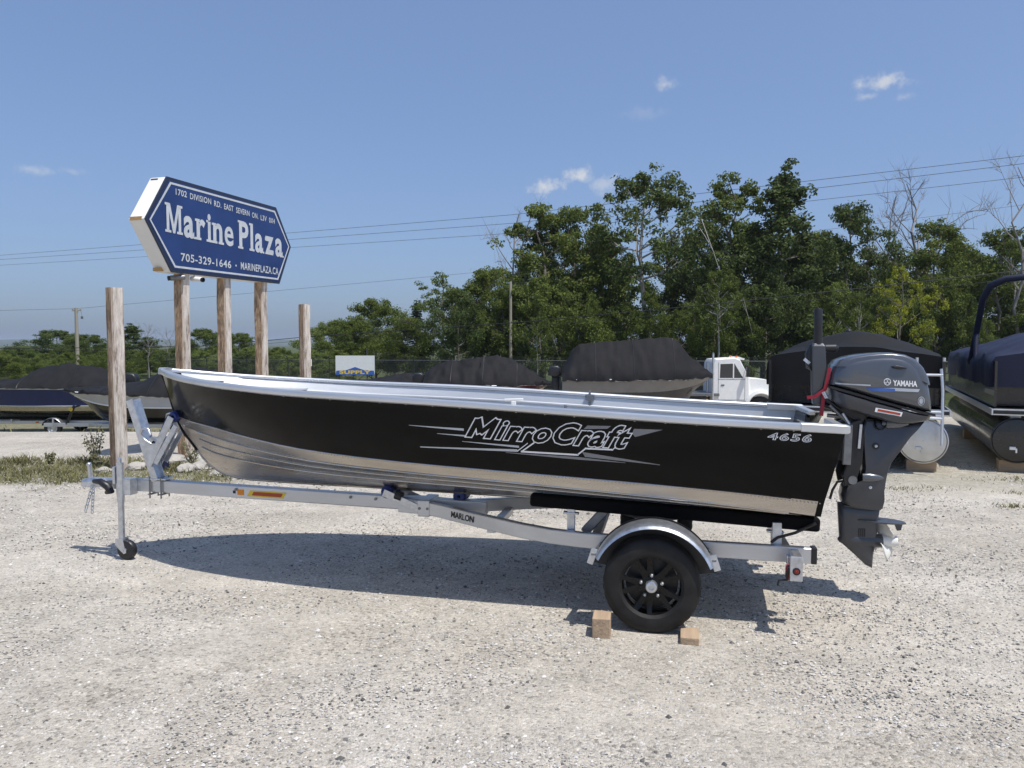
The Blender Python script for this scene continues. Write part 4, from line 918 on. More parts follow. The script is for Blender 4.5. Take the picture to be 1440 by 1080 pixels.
    ws_ = '1702 DIVISION RD. EAST SEVERN ON. L3V 0X4'.split(); tot = sum(len(w_) for w_ in ws_) + len(ws_) - 1; k_ = 0
    for w_ in ws_: small(w_, -1.20 + 2.50*k_/tot, -1.20 + 2.50*(k_ + len(w_) - .12)/tot, 3.90 - .06*k_/tot, .085, 'address_word'); k_ += len(w_) + 1
    small('705-329-1646', -1.12, .05, 2.945, .112, 'phone_line')
    MB().add([(.16, y0, 2.985), (.19, y0, 2.985), (.19, y0, 3.015), (.16, y0, 3.015)], [(0,1,2,3)]).build('separator_dot', 'sign_white', sg)
    small('MARINEPLAZA.CA', .30, 1.38, 2.955, .115, 'web_line')
    MB().box((-1.70, .02, 3.47), (.20, .20, .05)).build('tip_batten', 'bare_wood', sg)
    MB().box((-1.36, .05, 4.07), (.06, .12, .07)).build('corner_bracket', 'dsteel', sg)
    MB().box((-1.24, .05, 2.80), (.30, .12, .05)).build('bottom_batten', 'bare_wood', sg)
    for k, off in enumerate((.475, 1.458, 2.467)):
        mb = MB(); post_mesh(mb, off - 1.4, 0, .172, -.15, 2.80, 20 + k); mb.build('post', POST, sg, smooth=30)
    for k, (off, zt, lab) in enumerate(((-.84, 2.465, 'free-standing weathered timber post beside the trailer winch, no sign on it'), (3.86, 2.48, 'free-standing weathered timber post behind the boat bow, small white box on it'))):
        p = SQ + SD*off - SN*.12; mb = MB(); post_mesh(mb, 0, 0, .172, -.15, zt - gz(p.x, p.y), 31 + k)
        o = thing('timber_post', lab, 'post', place(p.x, p.y, math.atan2(SD.y, SD.x) - R(18)), group='plain timber posts in line with the sign')
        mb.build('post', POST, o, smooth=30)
        if k: MB().box((.095, -.02, 1.35 - gz(p.x, p.y)), (.05, .07, .14)).build('junction_box', 'white', o, bevel=.01)
    # two bullet cameras under the sign
    for k, (off, d, lab) in enumerate(((.30, Vector((-.75, -.55, -.12)), 'small grey security camera left of the first sign post, aimed outwards'), (.62, Vector((.80, -.35, -.10)), 'white bullet security camera right of the first sign post'))):
        p = SQ + SD*off + SN*(.02 if k else -.05); p.z = 2.70; d.normalize()
        o = thing('security_camera', lab, 'camera', Matrix.Translation(p))
        q = d.to_track_quat('X', 'Z'); mb = MB(); mb.lathe([(.004, -.10), (.036, -.10), (.040, -.08), (.040, .10), (.034, .11)], (0, 0, 0), 'x', 16); mb.v = [tuple(q @ Vector(v)) for v in mb.v]; mb.build('body', 'white' if k else 'dsteel', o, smooth=40)
        mb = MB(); mb.lathe([(.034, .105), (.036, .14), (.030, .14), (.028, .115), (.002, .115)], (0, 0, 0), 'x', 16); mb.v = [tuple(q @ Vector(v)) for v in mb.v]; mb.build('lens_hood', 'plastic', o, smooth=40)
        MB().tube([(0, 0, 0), (-d.x*.04, -d.y*.04, .05), (-d.x*.05, -d.y*.05, .10)], .014, 8).build('bracket', 'white' if k else 'dsteel', o)
build_sign()

# ------------------------------------------------------------------ boats in storage behind
def fold(x, y, seed, amp):
    cr = (1 - min(1, abs(noise.noise((x*1.7 + y*1.1, y*.7 - x*.4, seed*3)))*2.2))**5
    return amp * (.9*cr + noise.noise((x*2.6 + seed, y*.9, seed)) + .5*noise.noise((x*6.3, y*1.6 + seed, seed*2)) + .35*abs(noise.noise((x*3.1 + 9, y*2.2, seed))))
def stored_boat(name, label, x, y, rz, L_, B, zk, zc, zg, hull, lower, ridge, skirt, cover, seed, group, rail='trim', bow_rise=.16, stripe=None, motor=True, cover_from=0.0, amp=.035, split=.45):
    """hull with its stern at local x=0 and bow at x=L; ridge = cover height above the gunwale along the boat"""
    bt = thing(name, label, 'boat', place(x, y, rz), group=group); n = 26
    us = [i/n for i in range(n+1)]
    hb = lambda u: B/2 * (.93 + .07*min(1, u*3)) * (1 - max(0, (u-.45)/.55)**2.3)
    cb = lambda u: B/2*.86 * (1 - max(0, (u-.35)/.62)**1.7) if u < .97 else 0
    sz = lambda u: zg + bow_rise*u**2; cz = lambda u: zc + (sz(1)-zc)*.62*max(0, (u-.55)/.45)**1.9; kz = lambda u: zk + (cz(1)-zk)*max(0, (u-.70)/.30)**2.2
    xo = lambda u, f: u*L_ - (1-f)*.11*L_*max(0, (u-.7)/.3)**1.5
    def rows(lines, mb):
        for s in (1, -1):
            P = [[(xo(u, f), s*max(.004, b(u)), z(u)) for u in us] for b, z, f in lines]
            V = [p for r in P for p in r]; mb.add(V, [(i*(n+1)+j, i*(n+1)+j+1, (i+1)*(n+1)+j+1, (i+1)*(n+1)+j) for i in range(len(P)-1) for j in range(n)])
    mb = MB(); rows([(hb, sz, 1), (lambda u: (hb(u)*split+cb(u)*(1-split)), lambda u: sz(u)*split + cz(u)*(1-split), .6)], mb); mb.build('hull_side', hull, bt, smooth=40)
    mb = MB(); rows([(lambda u: (hb(u)*split+cb(u)*(1-split)), lambda u: sz(u)*split + cz(u)*(1-split), .6), (cb, cz, .3), (lambda u: .004, kz, 0)], mb); mb.build('hull_bottom', lower, bt, smooth=35)
    pts = [(0, hb(0), sz(0)), (0, cb(0), cz(0)), (0, .004, kz(0)), (0, -cb(0), cz(0)), (0, -hb(0), sz(0))]; MB().add([(a+.004, b, c) for a, b, c in pts], [(0,1,2,3,4)]).build('transom', hull, bt)
    for s in (1, -1):
        MB().tube([(xo(u, 1), s*(hb(u)+.012), sz(u)-.01) for u in us], .028, 8).build('rub_rail', rail, bt, smooth=60)
        if stripe: MB().tube([(xo(u, .55), s*((hb(u)*split+cb(u)*(1-split))+.004), sz(u)*split+cz(u)*(1-split)) for u in us], .022, 6).build('chine_rail', stripe, bt, smooth=60)
    # cover: skirt, shoulders, ridge, with folds
    m = 64; K = 22; rowsv = []
    for i in range(m+1):
        u = cover_from + (1 - cover_from)*i/m; ww = hb(u)+.05; zz = sz(u); rh = lerp(ridge, u); row = []
        for j in range(K+1):
            q = j/K*2-1; aq = abs(q)
            if aq > .86: yy = ww * (1 + .01); z = zz - skirt*(aq-.86)/.14
            else:
                yy = ww*aq/.86; w_ = 1-aq/.86; z = zz + .03 + rh * (w_**.72 * .92 + .08*w_)
            d = fold(u*L_, q*1.4, seed, amp) * (1 if .02 < u < .98 else .3); row.append(Vector((xo(u, 1) + (.03 if u > .99 else 0), math.copysign(yy, q) + d*.5*(1 if q > 0 else -1), z + d)))
        rowsv.append(row)
    mb = MB(); mb.loft(rowsv, cap=False, closed=False)
    for e in (0, m): mb.add(rowsv[e], [tuple(range(K+1))])
    mb.build('cover', cover, bt, smooth=55)
    for i in (int(m*.22), int(m*.47), int(m*.74)): MB().tube([p + Vector((0, 0, .006)) for p in rowsv[i]], .011, 5).build('tie_strap', 'plastic', bt)
    # hem rope
    for s in (1, -1): MB().tube([Vector(r[0 if s < 0 else -1]) for r in rowsv], .012, 5).build('cover_hem', 'plastic', bt)
    if motor:
        mo = MB(); mo.inflate([(-.55, zg+.10), (-.56, zg+.34), (-.46, zg+.48), (-.18, zg+.50), (-.06, zg+.40), (-.04, zg+.12), (-.2, zg+.04)], .20, y0=0); mo = mo.build('motor_cowl', motor if isinstance(motor, str) else 'plastic', bt, smooth=45)
        MB().inflate([(-.42, zg+.10), (-.12, zg+.10), (-.14, zk+.15), (-.20, zk-.25), (-.36, zk-.15), (-.36, zk+.15)], .07).build('motor_leg', 'plastic', bt, smooth=45)
    return bt
def stored_trailer(label, x, y, rz, L_, zb, group='trailers under the stored boats', rims='galv'):
    tr = thing('storage_trailer', label, 'trailer', place(x, y, rz), group=group)
    MB().bar((-.2, .45, zb), (L_*.72, .45, zb), .06, .10).build('side_rail', 'frame', tr, bevel=.006); MB().bar((-.2, -.45, zb), (L_*.72, -.45, zb), .06, .10).build('side_rail', 'frame', tr, bevel=.006)
    MB().bar((L_*.55, 0, zb-.01), (L_*1.12, 0, zb-.01), .08, .11).build('tongue', 'frame', tr, bevel=.006)
    for s in (1, -1): MB().bar((L_*.72, s*.45, zb), (L_*.88, 0, zb), .06, .10).build('side_rail', 'frame', tr, bevel=.006)
    MB().bar((L_*.30, -.86, .29), (L_*.30, .86, .29), .05, .05).build('axle', 'dsteel', tr)
    for s in (1, -1):
        c = (L_*.30, s*.92, .285); w = MB().lathe([(.17, -.08), (.20, -.085), (.265, -.08), (.285, -.05), (.285, .05), (.265, .08), (.20, .085), (.17, .08)], c, 'y', 32).build('tyre', 'rubber', tr, smooth=40)
        MB().lathe([(.17, -.06), (.16, 0), (.17, .06)], c, 'y', 28).build('rim', rims, w, smooth=50)
        mb = MB(); mb.lathe([(.165, s*.03), (.10, s*.02), (.06, s*.05), (.004, s*.055)], c, 'y', 28); mb.build('wheel_disc', rims, w, smooth=40)
        mb = MB(); rr = []
        for k in range(13):
            a = R(15 + 150*k/12); rr.append([(c[0] + math.cos(a)*r, c[1] + yy, c[2] + math.sin(a)*r) for r, yy in ((.34, -.11), (.35, -.10), (.35, .10), (.34, .11))])
        mb.loft(rr); mb.build('fender', 'galv', tr, smooth=40)
        MB().bar((.1, s*.5, zb+.14), (L_*.62, s*.5, zb+.16), .09, .09).build('bunk', 'carpet', tr, bevel=.015)
        for q in (.2, L_*.55): MB().bar((q, s*.5, zb), (q, s*.5, zb+.12), .05, .05).build('bunk_post', 'galv', tr)
        MB().box((L_*.42, s*.49, zb), (.09, .02, .05)).build('side_marker', 'amber', tr, bevel=.006)
    MB().tube([(L_*1.06, .12, .06), (L_*1.06, .12, zb+.18)], .028, 10).build('jack', 'galv', tr, smooth=40)
    MB().lathe([(.01, -.03), (.08, -.03), (.09, 0), (.08, .03), (.01, .03)], (L_*1.06, .12, .09), 'y', 18).build('caster_wheel', 'plastic', tr, smooth=40)
    mb = MB(); mb.bar((L_*1.0, 0, zb), (L_*.955, 0, zb+.55), .08, .06); mb.bar((L_*.96, 0, zb+.5), (L_*.925, 0, zb+.56), .06, .05); mb.build('winch_post', 'plastic', tr, bevel=.006)
    MB().lathe([(.01, -.05), (.06, -.05), (.04, 0), (.06, .05), (.01, .05)], (L_*.97, 0, zb+.45), 'y', 14).build('winch', 'yellow', tr)
    return tr
G = 'covered boats in storage behind the main boat'
# (blue hull, bow to the left, cut by the picture edge)
p = at(150, 600, 27.0); RZ = R(180)
stored_boat('blue_boat', 'stored boat with deep blue side and bare aluminium bottom under a charcoal cover', p.x + .6, 27.0, R(183), 6.4, 2.1, .46, .86, 1.62, 'bluehull', 'bare', [(0, .45), (.12, .66), (.30, .78), (.42, .66), (.55, .25), (.8, .10), (1, .03)], .0, 'cover', 1, G, stripe='trim', bow_rise=.08, split=.22)
stored_trailer('galvanised trailer carrying the blue-sided stored boat', p.x + .6, 27.0, R(183), 6.4, .44)
p = at(350, 560, 22.5)
stored_boat('grey_boat', 'stored boat with pale grey side and white rail behind the timber posts', p.x, 22.6, R(181.5), 5.35, 2.1, .46, .70, 1.30, 'greyhull', 'darkhull', [(0, .25), (.10, .62), (.28, .74), (.45, .70), (.58, .30), (.8, .12), (1, .03)], .03, 'cover2', 2, G, stripe='white', rail='white', motor='white', bow_rise=.12)
stored_trailer('trailer with orange markers carrying the pale grey stored boat', p.x, 22.6, R(181.5), 5.35, .42)
p = at(607, 560, 34.0); q = at(448, 560, 34)
stored_boat('covered_boat', 'low stored boat wrapped in a charcoal tarp in front of the white supply banner', p.x - .2, 34.5, R(184), 5.0, 2.0, .5, .75, 1.25, 'darkhull', 'bare', [(0, .3), (.12, .55), (.3, .50), (.45, .30), (.6, .18), (1, .03)], .25, 'cover', 3, G, amp=.06)
p = at(598, 560, 31.5)
stored_boat('red_boat', 'stored boat with dark red side and white rail under a creased charcoal cover', p.x, 31.8, R(-2), 5.15, 2.1, .5, .8, 1.46, 'redhull', 'bare', [(0, .45), (.10, .86), (.30, .98), (.56, 1.16), (.68, 1.02), (.78, .70), (.92, .25), (1, .04)], .06, 'cover', 4, G, rail='trim', amp=.07, bow_rise=.04)
stored_trailer('trailer carrying the dark red stored boat', p.x, 31.8, R(-2), 5.15, .45)
p = at(792, 560, 29.5)
stored_boat('tall_covered_boat', 'largest stored boat with dark brown side under a tall peaked charcoal cover', p.x, 30.0, R(-4), 5.75, 2.3, .55, .9, 1.80, 'taupe', 'darkhull', [(0, .35), (.06, 1.05), (.12, 1.30), (.40, 1.40), (.70, 1.52), (.76, 1.42), (.86, .70), (1, .06)], .08, 'cover', 5, G, rail='trim', amp=.055, bow_rise=.10)
stored_trailer('trailer carrying the tall covered stored boat', p.x, 30.0, R(-4), 5.75, .5)

# ------------------------------------------------------------------ pontoon boats on blocks at the right
def pontoon(name, label, x, y, rz, L_, tube_m, cover_m, z0, seed, group, ladder=False, arch=False, ridge=1.0, emblem=False):
    pb = thing(name, label, 'pontoon boat', place(x, y, rz), group=group); r = .30; hw = .86
    for s in (1, -1):
        c = (0, s*hw, z0 + r)
        t = MB().lathe([(.004, -.02), (r*.55, -.018), (r*.93, -.004), (r, .02), (r, L_*.82), (r*.92, L_*.89), (r*.62, L_*.96), (.02, L_)], c, 'x', 40).build('pontoon_tube', tube_m, pb, smooth=35)
        MB().lathe([(r*.965, -.012), (r*1.012, -.006), (r*1.012, .03), (r*1.0, .034)], c, 'x', 40).build('weld_ring', tube_m, t, smooth=40)
        mb = MB(); mb.box((-.03, s*hw + .05, z0 + r - .10), (.04, .07, .04)); mb.tube([(-.04, s*hw+.01, z0+r-.10), (-.04, s*hw+.01, z0+r-.16)], .012, 8); mb.build('drain_plug', 'white' if emblem else 'trim', t, bevel=.004)
        MB().box((L_*.42, s*hw, z0 + 2*r + .02), (L_*.80, .12, .10)).build('deck_riser', 'tube', pb)
    MB().lathe([(.004, .10), (r*.55, .102), (r*.93, .116), (r, .14), (r, L_*.82), (r*.92, L_*.89), (r*.62, L_*.96), (.02, L_)], (0, 0, z0 + r), 'x', 32).build('added_dark_tube', 'darkhull', pb, smooth=35)  # added dark tube: stands in for deep shade beneath the deck
    zd = z0 + 2*r + .08
    MB().box((L_*.47, 0, zd), (L_*.97, 2.30, .05)).build('deck', 'plastic', pb, bevel=.01)
    for s in (1, -1): MB().box((L_*.47, s*1.162, zd), (L_*.97, .022, .085)).build('deck_trim', 'trim', pb, bevel=.006)
    MB().box((-.08 , 0, zd), (.022, 2.30, .085)).build('deck_trim', 'trim', pb, bevel=.006)
    zt = zd + .70
    for s in (1, -1): MB().box((L_*.47, s*1.10, zd + .36), (L_*.90, .03, .62)).build('fence_panel', 'darkhull', pb)
    MB().box((L_*.07, 0, zd + .36), (.03, 2.16, .62)).build('fence_panel', 'darkhull', pb)
    m = 56; K = 26; rows = []
    for i in range(m+1):
        u = i/m; xx = L_*(.045 + .88*u); row = []
        env = min(1, u/.10)*min(1, (1-u)/.10); rh = ridge*(.35 + .65*sstep(0, .16, u)*(1 - .55*sstep(.55, 1, u)))
        for j in range(K+1):
            q = j/K*2-1; aq = abs(q)
            if aq > .72: yy = 1.135 + .02*math.sin(u*22+q); z = zt - .40*(aq-.72)/.28
            else: yy = 1.135*aq/.72; z = zt + .02 + rh*.40*(1 - (aq/.72)**1.45)
            d = fold(xx, q*1.3, seed, .026); row.append(Vector((xx, math.copysign(yy + d*.6, q), z + d)))
        rows.append(row)
    mb = MB(); mb.loft(rows, cap=False, closed=False); mb.add(rows[0], [tuple(range(K+1))]); mb.add(rows[-1], [tuple(range(K+1))]); mb.build('cover', cover_m, pb, smooth=50)
    for u in (.3, .62): MB().lathe([(.05, 0), (.05, .02), (.02, .05), (.004, .055)], (L_*(.045+.88*u), .1, zt + ridge*.42), 'z', 12).build('cover_vent', 'plastic', pb, smooth=40)
    if ladder:
        y = -hw
        ld = MB()
        for dy in (-.20, .20): ld.tube([(-.16, y+dy+.02, zd+.58), (-.20, y+dy, zd+.30), (-.24, y+dy, zd-.05), (-.27, y+dy, z0+.28)], .019, 10)
        for z, dx in ((zd+.50, -.175), (zd+.02, -.232), (z0+.62, -.245)): ld.tube([(dx, y-.20, z), (dx, y+.20, z)], .017, 8)
        ld.build('boarding_ladder', 'trim', pb, smooth=60)
        MB().box((-.14, y, zd - .03), (.22, .42, .05)).build('ladder_bracket', 'trim', pb, bevel=.01)
        for yy in (-1.10, -.78): MB().tube([(L_*.03, yy, zd), (L_*.03, yy, zd+.72)], .020, 8).build('rail_post', 'trim', pb, smooth=60)
    if arch:
        for s in (1, -1):
            MB().tube([(L_*.40, s*1.12, zd+.60), (L_*.34, s*1.10, zd+1.05), (L_*.29, s*1.06, zd+1.60), (L_*.27, s*.98, zd+1.80), (L_*.26, s*.80, zd+1.89), (L_*.26, 0, zd+1.95)], [.045, .045, .05, .055, .05, .048], 12).build('arch_leg', 'navy', pb, smooth=60)
            MB().tube([(L_*.31, s*1.12, zd+.62), (L_*.335, s*1.10, zd+1.06)], .035, 10).build('arch_brace', 'navy', pb, smooth=60)
    return pb
GP = 'pontoon boats blocked up at the edge of the lot'
AX = math.atan2(.91, .415)
q = Vector((5.45, 10.15)); d = Vector((math.cos(AX), math.sin(AX))); nrm = Vector((-d.y, d.x))
c1 = q + nrm*.86
pontoon('pontoon_boat', 'pontoon boat with bare aluminium tubes and boarding ladder under a black cover', c1.x, c1.y, AX, 6.4, 'tube', 'cover2', .13, 11, GP, ladder=True, ridge=.95)
q2 = Vector((6.70, 10.15)); c2 = q2 - nrm*.86
pontoon('pontoon_boat', 'pontoon boat with black tubes and navy cover with a dark arch rising from it', c2.x, c2.y, AX, 6.8, 'darkhull', 'navy', .13, 12, GP, arch=True, ridge=1.0, emblem=True)
for (cc, lab) in ((c1, 'bare pontoon tube'), (c2, 'black pontoon tube')):
    for k, (al, s) in enumerate(((.22, -1), (.22, 1), (4.2, -1), (4.2, 1))):
        w = cc + d*al + nrm*(s*.86); lb = 'timber block under the ' + ('stern' if al < 1 else 'bow') + ' end of a ' + lab + (' on the ladder side' if s < 0 else ' away from the ladder side') if cc is c1 else 'timber block under the ' + ('stern' if al < 1 else 'bow') + ' end of a ' + lab + (', outer tube' if s < 0 else ', inner tube')
        zg = gz(w.x, w.y); block('wood_block', lb, w.x, w.y, AX, (.24, .36, .155 + (gz(cc.x, cc.y) - zg)), zg - .005)

# ------------------------------------------------------------------ white truck
def build_truck():
    p = at(1085, 560, 33.0)
    tk = thing('white_truck', 'white conventional-cab work truck parked between the covered boats', 'truck', place(p.x, 33.0, R(-3), gz(p.x, 33)))
    lv = ((-1,.955),(-.97,.985),(-.9,1),(.9,1),(.97,.985),(1,.955))
    MB().inflate([(-2.72,.72),(-2.75,1.5),(-2.70,2.35),(-2.60,2.50),(-1.80,2.56),(-1.58,2.48),(-1.20,1.74),(-1.16,.72)], .98, lv).build('cab', 'white', tk, smooth=40)
    MB().inflate([(-1.20,.95),(-1.20,1.72),(-.5,1.66),(-.15,1.55),(-.03,1.30),(-.02,.85),(-.2,.80)], .80, lv).build('hood', 'white', tk, smooth=40)
    MB().inflate([(-1.75,2.52),(-1.60,2.60),(-1.36,2.52),(-1.40,2.46)], .86, lv).build('sun_visor', 'white', tk, smooth=40)
    for s in (1, -1):
        y = -s*.955; mb = MB(); rr = []
        for k in range(15):
            a = R(0 + 180*k/14); rr.append([(-.72 + math.cos(a)*r, y + dy*s, .56 + math.sin(a)*r) for r, dy in ((.50, -.10), (.53, -.13), (.66, -.08), (.66, .20), (.50, .20))])
        mb.loft(rr); mb.build('fender', 'white', tk, smooth=40)
        w = MB().lathe([(.25,-.13),(.30,-.14),(.44,-.13),(.475,-.09),(.475,.09),(.44,.13),(.30,.14),(.25,.13)], (-.72, -s*.85, .475), 'y', 32).build('tyre', 'rubber', tk, smooth=40)
        MB().lathe([(.26,-s*.08),(.24,-s*.02),(.12,-s*.03),(.10,-s*.10),(.01,-s*.10)], (-.72, -s*.85, .475), 'y', 24).build('rim', 'galv', w, smooth=40)
        y = -s*.972
        d = MB().prism([(-2.42, y, 1.72), (-2.40, y, 2.30), (-1.82, y, 2.32), (-1.46, y, 1.72)], (0, -s*.012, 0)).build('side_window', 'glass', tk)
        MB().bar((-1.86, y - s*.012, 2.33), (-1.86, y - s*.012, 1.70), .05, .014, up=(0, 1, 0)).build('window_bar', 'white', d)
        dr = MB()
        for a, b in (((-2.48, .80), (-2.48, 2.36)), ((-1.38, .80), (-1.38, 1.70)), ((-2.48, .80), (-1.38, .80)), ((-2.48, 1.66), (-1.38, 1.66))): dr.bar((a[0], y - s*.006, a[1]), (b[0], y - s*.006, b[1]), .016, .016, up=(0, 1, 0))
        dr = dr.build('door_seam', 'dsteel', tk); MB().box((-2.30, y - s*.012, 1.42), (.14, .03, .04)).build('door_handle', 'plastic', dr)
        mb = MB(); mb.box((-1.32, -s*1.16, 1.98), (.10, .16, .42)); mb.tube([(-1.36, -s*.98, 2.10), (-1.34, -s*1.12, 2.12)], .014, 6); mb.tube([(-1.36, -s*.98, 1.80), (-1.34, -s*1.12, 1.82)], .014, 6); mb.build('mirror', 'plastic', tk, bevel=.02)
        MB().box((-.05, -s*.62, 1.10), (.06, .26, .18)).build('headlight', 'glass', tk, bevel=.02)
        MB().box((-1.65, -s*.55, 2.61), (.10, .10, .05)).build('roof_marker', 'amber', tk, bevel=.012)
        MB().lathe([(.25,-.13),(.30,-.14),(.44,-.13),(.475,-.09),(.475,.09),(.44,.13),(.30,.14),(.25,.13)], (-4.9, -s*.80, .475), 'y', 32).build('tyre', 'rubber', tk, smooth=40)
        MB().bar((-5.9, -s*.42, .85), (-1.3, -s*.42, .85), .09, .22).build('chassis_rail', 'plastic', tk)
        MB().box((-2.1, -s*.90, .62), (.9, .30, .30)).build('fuel_tank', 'dsteel', tk, bevel=.08, seg=3)
    MB().prism([(-1.55, -.84, 2.42), (-1.55, .84, 2.42), (-1.215, .86, 1.78), (-1.215, -.86, 1.78)], (.016, 0, .008)).build('windscreen', 'glass', tk)
    MB().box((-.015, 0, 1.15), (.03, .90, .50)).build('grille', 'dsteel', tk, bevel=.02)
    MB().box((.06, 0, .72), (.16, 2.0, .26)).build('bumper', 'dsteel', tk, bevel=.04, seg=3)
    MB().box((-4.1, 0, 1.02), (3.3, 2.2, .12)).build('flatbed', 'dsteel', tk, bevel=.01)
    MB().tube([(-2.86, -.62, .9), (-2.86, -.62, 2.35)], .055, 12).build('exhaust_stack', 'galv', tk, smooth=50)
build_truck()

# ------------------------------------------------------------------ fence, banner, poles, wires
def veil_material():
    m = bpy.data.materials.new('chain_link'); m.use_nodes = True; N = m.node_tree.nodes; L = m.node_tree.links; b = N['Principled BSDF']; out = N['Material Output']
    b.inputs['Base Color'].default_value = (.075, .078, .082, 1); b.inputs['Roughness'].default_value = .6; b.inputs['Metallic'].default_value = .3
    t = N.new('ShaderNodeBsdfTransparent'); x = N.new('ShaderNodeMixShader')
    tc = N.new('ShaderNodeTexCoord'); mp = N.new('ShaderNodeMapping'); mp.inputs['Rotation'].default_value = (0, R(45), 0); mp.inputs['Scale'].default_value = (1, 1, 1); L.new(tc.outputs['Object'], mp.inputs[0])
    sp = N.new('ShaderNodeSeparateXYZ'); L.new(mp.outputs[0], sp.inputs[0]); acc = None
    for o in (sp.outputs[0], sp.outputs[2]):
        w = N.new('ShaderNodeMath'); w.operation = 'PINGPONG'; L.new(o, w.inputs[0]); w.inputs[1].default_value = .03
        g = N.new('ShaderNodeMath'); g.operation = 'LESS_THAN'; L.new(w.outputs[0], g.inputs[0]); g.inputs[1].default_value = .0042
        if acc is None: acc = g.outputs[0]
        else:
            q = N.new('ShaderNodeMath'); q.operation = 'MAXIMUM'; L.new(acc, q.inputs[0]); L.new(g.outputs[0], q.inputs[1]); acc = q.outputs[0]
    L.new(acc, x.inputs[0]); L.new(t.outputs[0], x.inputs[1]); L.new(b.outputs[0], x.inputs[2]); L.new(x.outputs[0], out.inputs[0]); return m
def build_fence():
    A, B_ = Vector((-22, 49)), Vector((26, 43)); n = 18; d = (B_-A)
    f = thing('chain_link_fence', 'tall chain-link fence with barbed top between the stored boats and the trees', 'fence', place(A.x, A.y, math.atan2(d.y, d.x), -1.4)); Ln = d.length; H = 2.15
    MB().add([(0, 0, .03), (Ln, 0, .03), (Ln, 0, H), (0, 0, H)], [(0, 1, 2, 3)]).build('mesh', veil_material(), f)
    for i in range(n+1):
        x = Ln*i/n; MB().tube([(x, .04, -.1), (x, .04, H+.02), (x, -.18, H+.28)], .03, 8).build('post', 'fence', f, smooth=50)
    MB().tube([(0, .02, H), (Ln, .02, H)], .02, 6).build('top_rail', 'fence', f)
    for k in range(3):
        pts = [(Ln*j/200, -.02 - .055*k, H + .06 + .08*k + .01*math.sin(j*.9)) for j in range(201)]; MB().tube(pts, .006, 4).build('barbed_wire', 'fence', f)
build_fence()
def build_banner():
    p = at(500, 525, 46.0); a, b = at(473, 500, 46), at(528, 525, 46); w = b.x - a.x
    bn = thing('supply_banner', 'small white banner with blue roof emblem and yellow SUPPLY lettering on the fence', 'banner', Matrix.Translation((p.x, 45.9, a.z - 1.2))); h = 1.15
    MB().box((0, 0, 1.2 - h/2), (w, .03, h)).build('panel', 'white', bn)
    MB().prism([(-w*.5, -.022, .05), (w*.5, -.022, .05), (w*.48, -.022, .30), (w*.22, -.022, .34), (0, -.022, .52), (-w*.22, -.022, .34), (-w*.48, -.022, .30)], (0, -.008, 0)).build('blue_emblem', 'decal_blue', bn)
    vs, fs = text2d('SUPPLY', 0, .05, 1.1); bb = bbox2(vs); MB().add([(-w*.40 + w*.80*(x-bb[0])/(bb[2]-bb[0]), -.034, .10 + .22*(y-bb[1])/(bb[3]-bb[1])) for x, y in vs], fs).build('lettering', 'yellow', bn, raw=True)
    for s in (-.42, .30): MB().tube([(w*s, .06, a.z*0 - 3.0 + 1.2), (w*s, .06, 1.6 if s > 0 else 1.2)], .035, 8).build('post', 'fence', bn)
build_banner()
def build_pole(name, label, px, topy, Y, r, arm=True, m='pole'):
    p = at(px, topy, Y); g = gz(p.x, Y); h = p.z - g
    o = thing(name, label, 'utility pole', Matrix.Translation((p.x, Y, g)))
    MB().tube([(0, 0, -.3), (0, 0, h*.5), (0, 0, h)], [r*1.15, r, r*.85], 12).build('pole', m, o, smooth=50)
    if arm:
        MB().bar((-.35, 0, h-.25), (.45, 0, h-.22), .09, .10).build('crossarm', m, o); 
        for x in (-.3, .4): MB().lathe([(.05, 0), (.06, .06), (.03, .12), (.004, .14)], (x, 0, h-.18), 'z', 10).build('insulator', 'dsteel', o)
        MB().tube([(.42, 0, h-.25), (.5, 0, h-.75)], .012, 5).build('drop_wire', 'wire', o); MB().lathe([(.01, -.12), (.10, -.10), (.10, .10), (.01, .12)], (.5, 0, h-.85), 'z', 10).build('splice_case', 'dsteel', o)
    return o
build_pole('utility_pole', 'short pale utility pole standing beyond the blue-sided boat', 107, 433, 68.0, .16)
build_pole('utility_pole', 'dark-topped wooden pole among the trees by the bare treetop', 718, 396, 50.0, .10, arm=False)
p_ = at(1003, 497, 31.0); st_ = thing('steel_post', 'thin grey steel post standing in front of the white truck door', 'post', place(p_.x, 31.0))
MB().tube([(0, 0, -.1), (0, 0, p_.z - gz(p_.x, 31.0))], .045, 10).build('shaft', 'frame', st_, smooth=50); MB().lathe([(.05, 0), (.05, .02), (.01, .04)], (0, 0, p_.z - gz(p_.x, 31.0)), 'z', 10).build('cap', 'dsteel', st_)
def wire(label, pts, r, sag=.012):
    P = [at(*p) for p in pts]; path = []
    for a, b in zip(P, P[1:]):
        n = 24; ln = (b-a).length
        for i in range(n + (b is P[-1])): u = i/n; q = a.lerp(b, u); q.z -= sag*ln*.25*4*u*(1-u)*.25; path.append(q)
    o = MB().tube(path, r, 5, cap=False).build('power_line', 'cable' if 'low cable' in label else 'wire', smooth=180); tag(o, label, 'power line', 'overhead lines')
W = 'upper power line crossing the sky behind the trees, one of three running together'
wire(W, [(-260, 376, 120), (0, 359, 103), (720, 302, 70), (1440, 219, 50), (1700, 180, 45)], .020)
wire(W, [(-260, 381, 121), (0, 365, 104), (720, 314, 71), (1440, 230, 51), (1700, 193, 46)], .020)
wire(W, [(-260, 389, 122), (0, 373, 105), (720, 328, 72), (1440, 249, 52), (1700, 216, 47)], .018)
wire('thin single wire running from the pale utility pole behind the trees', [(-260, 442, 66), (107, 434, 68), (680, 382, 72), (1440, 288, 62), (1700, 248, 58)], .014)
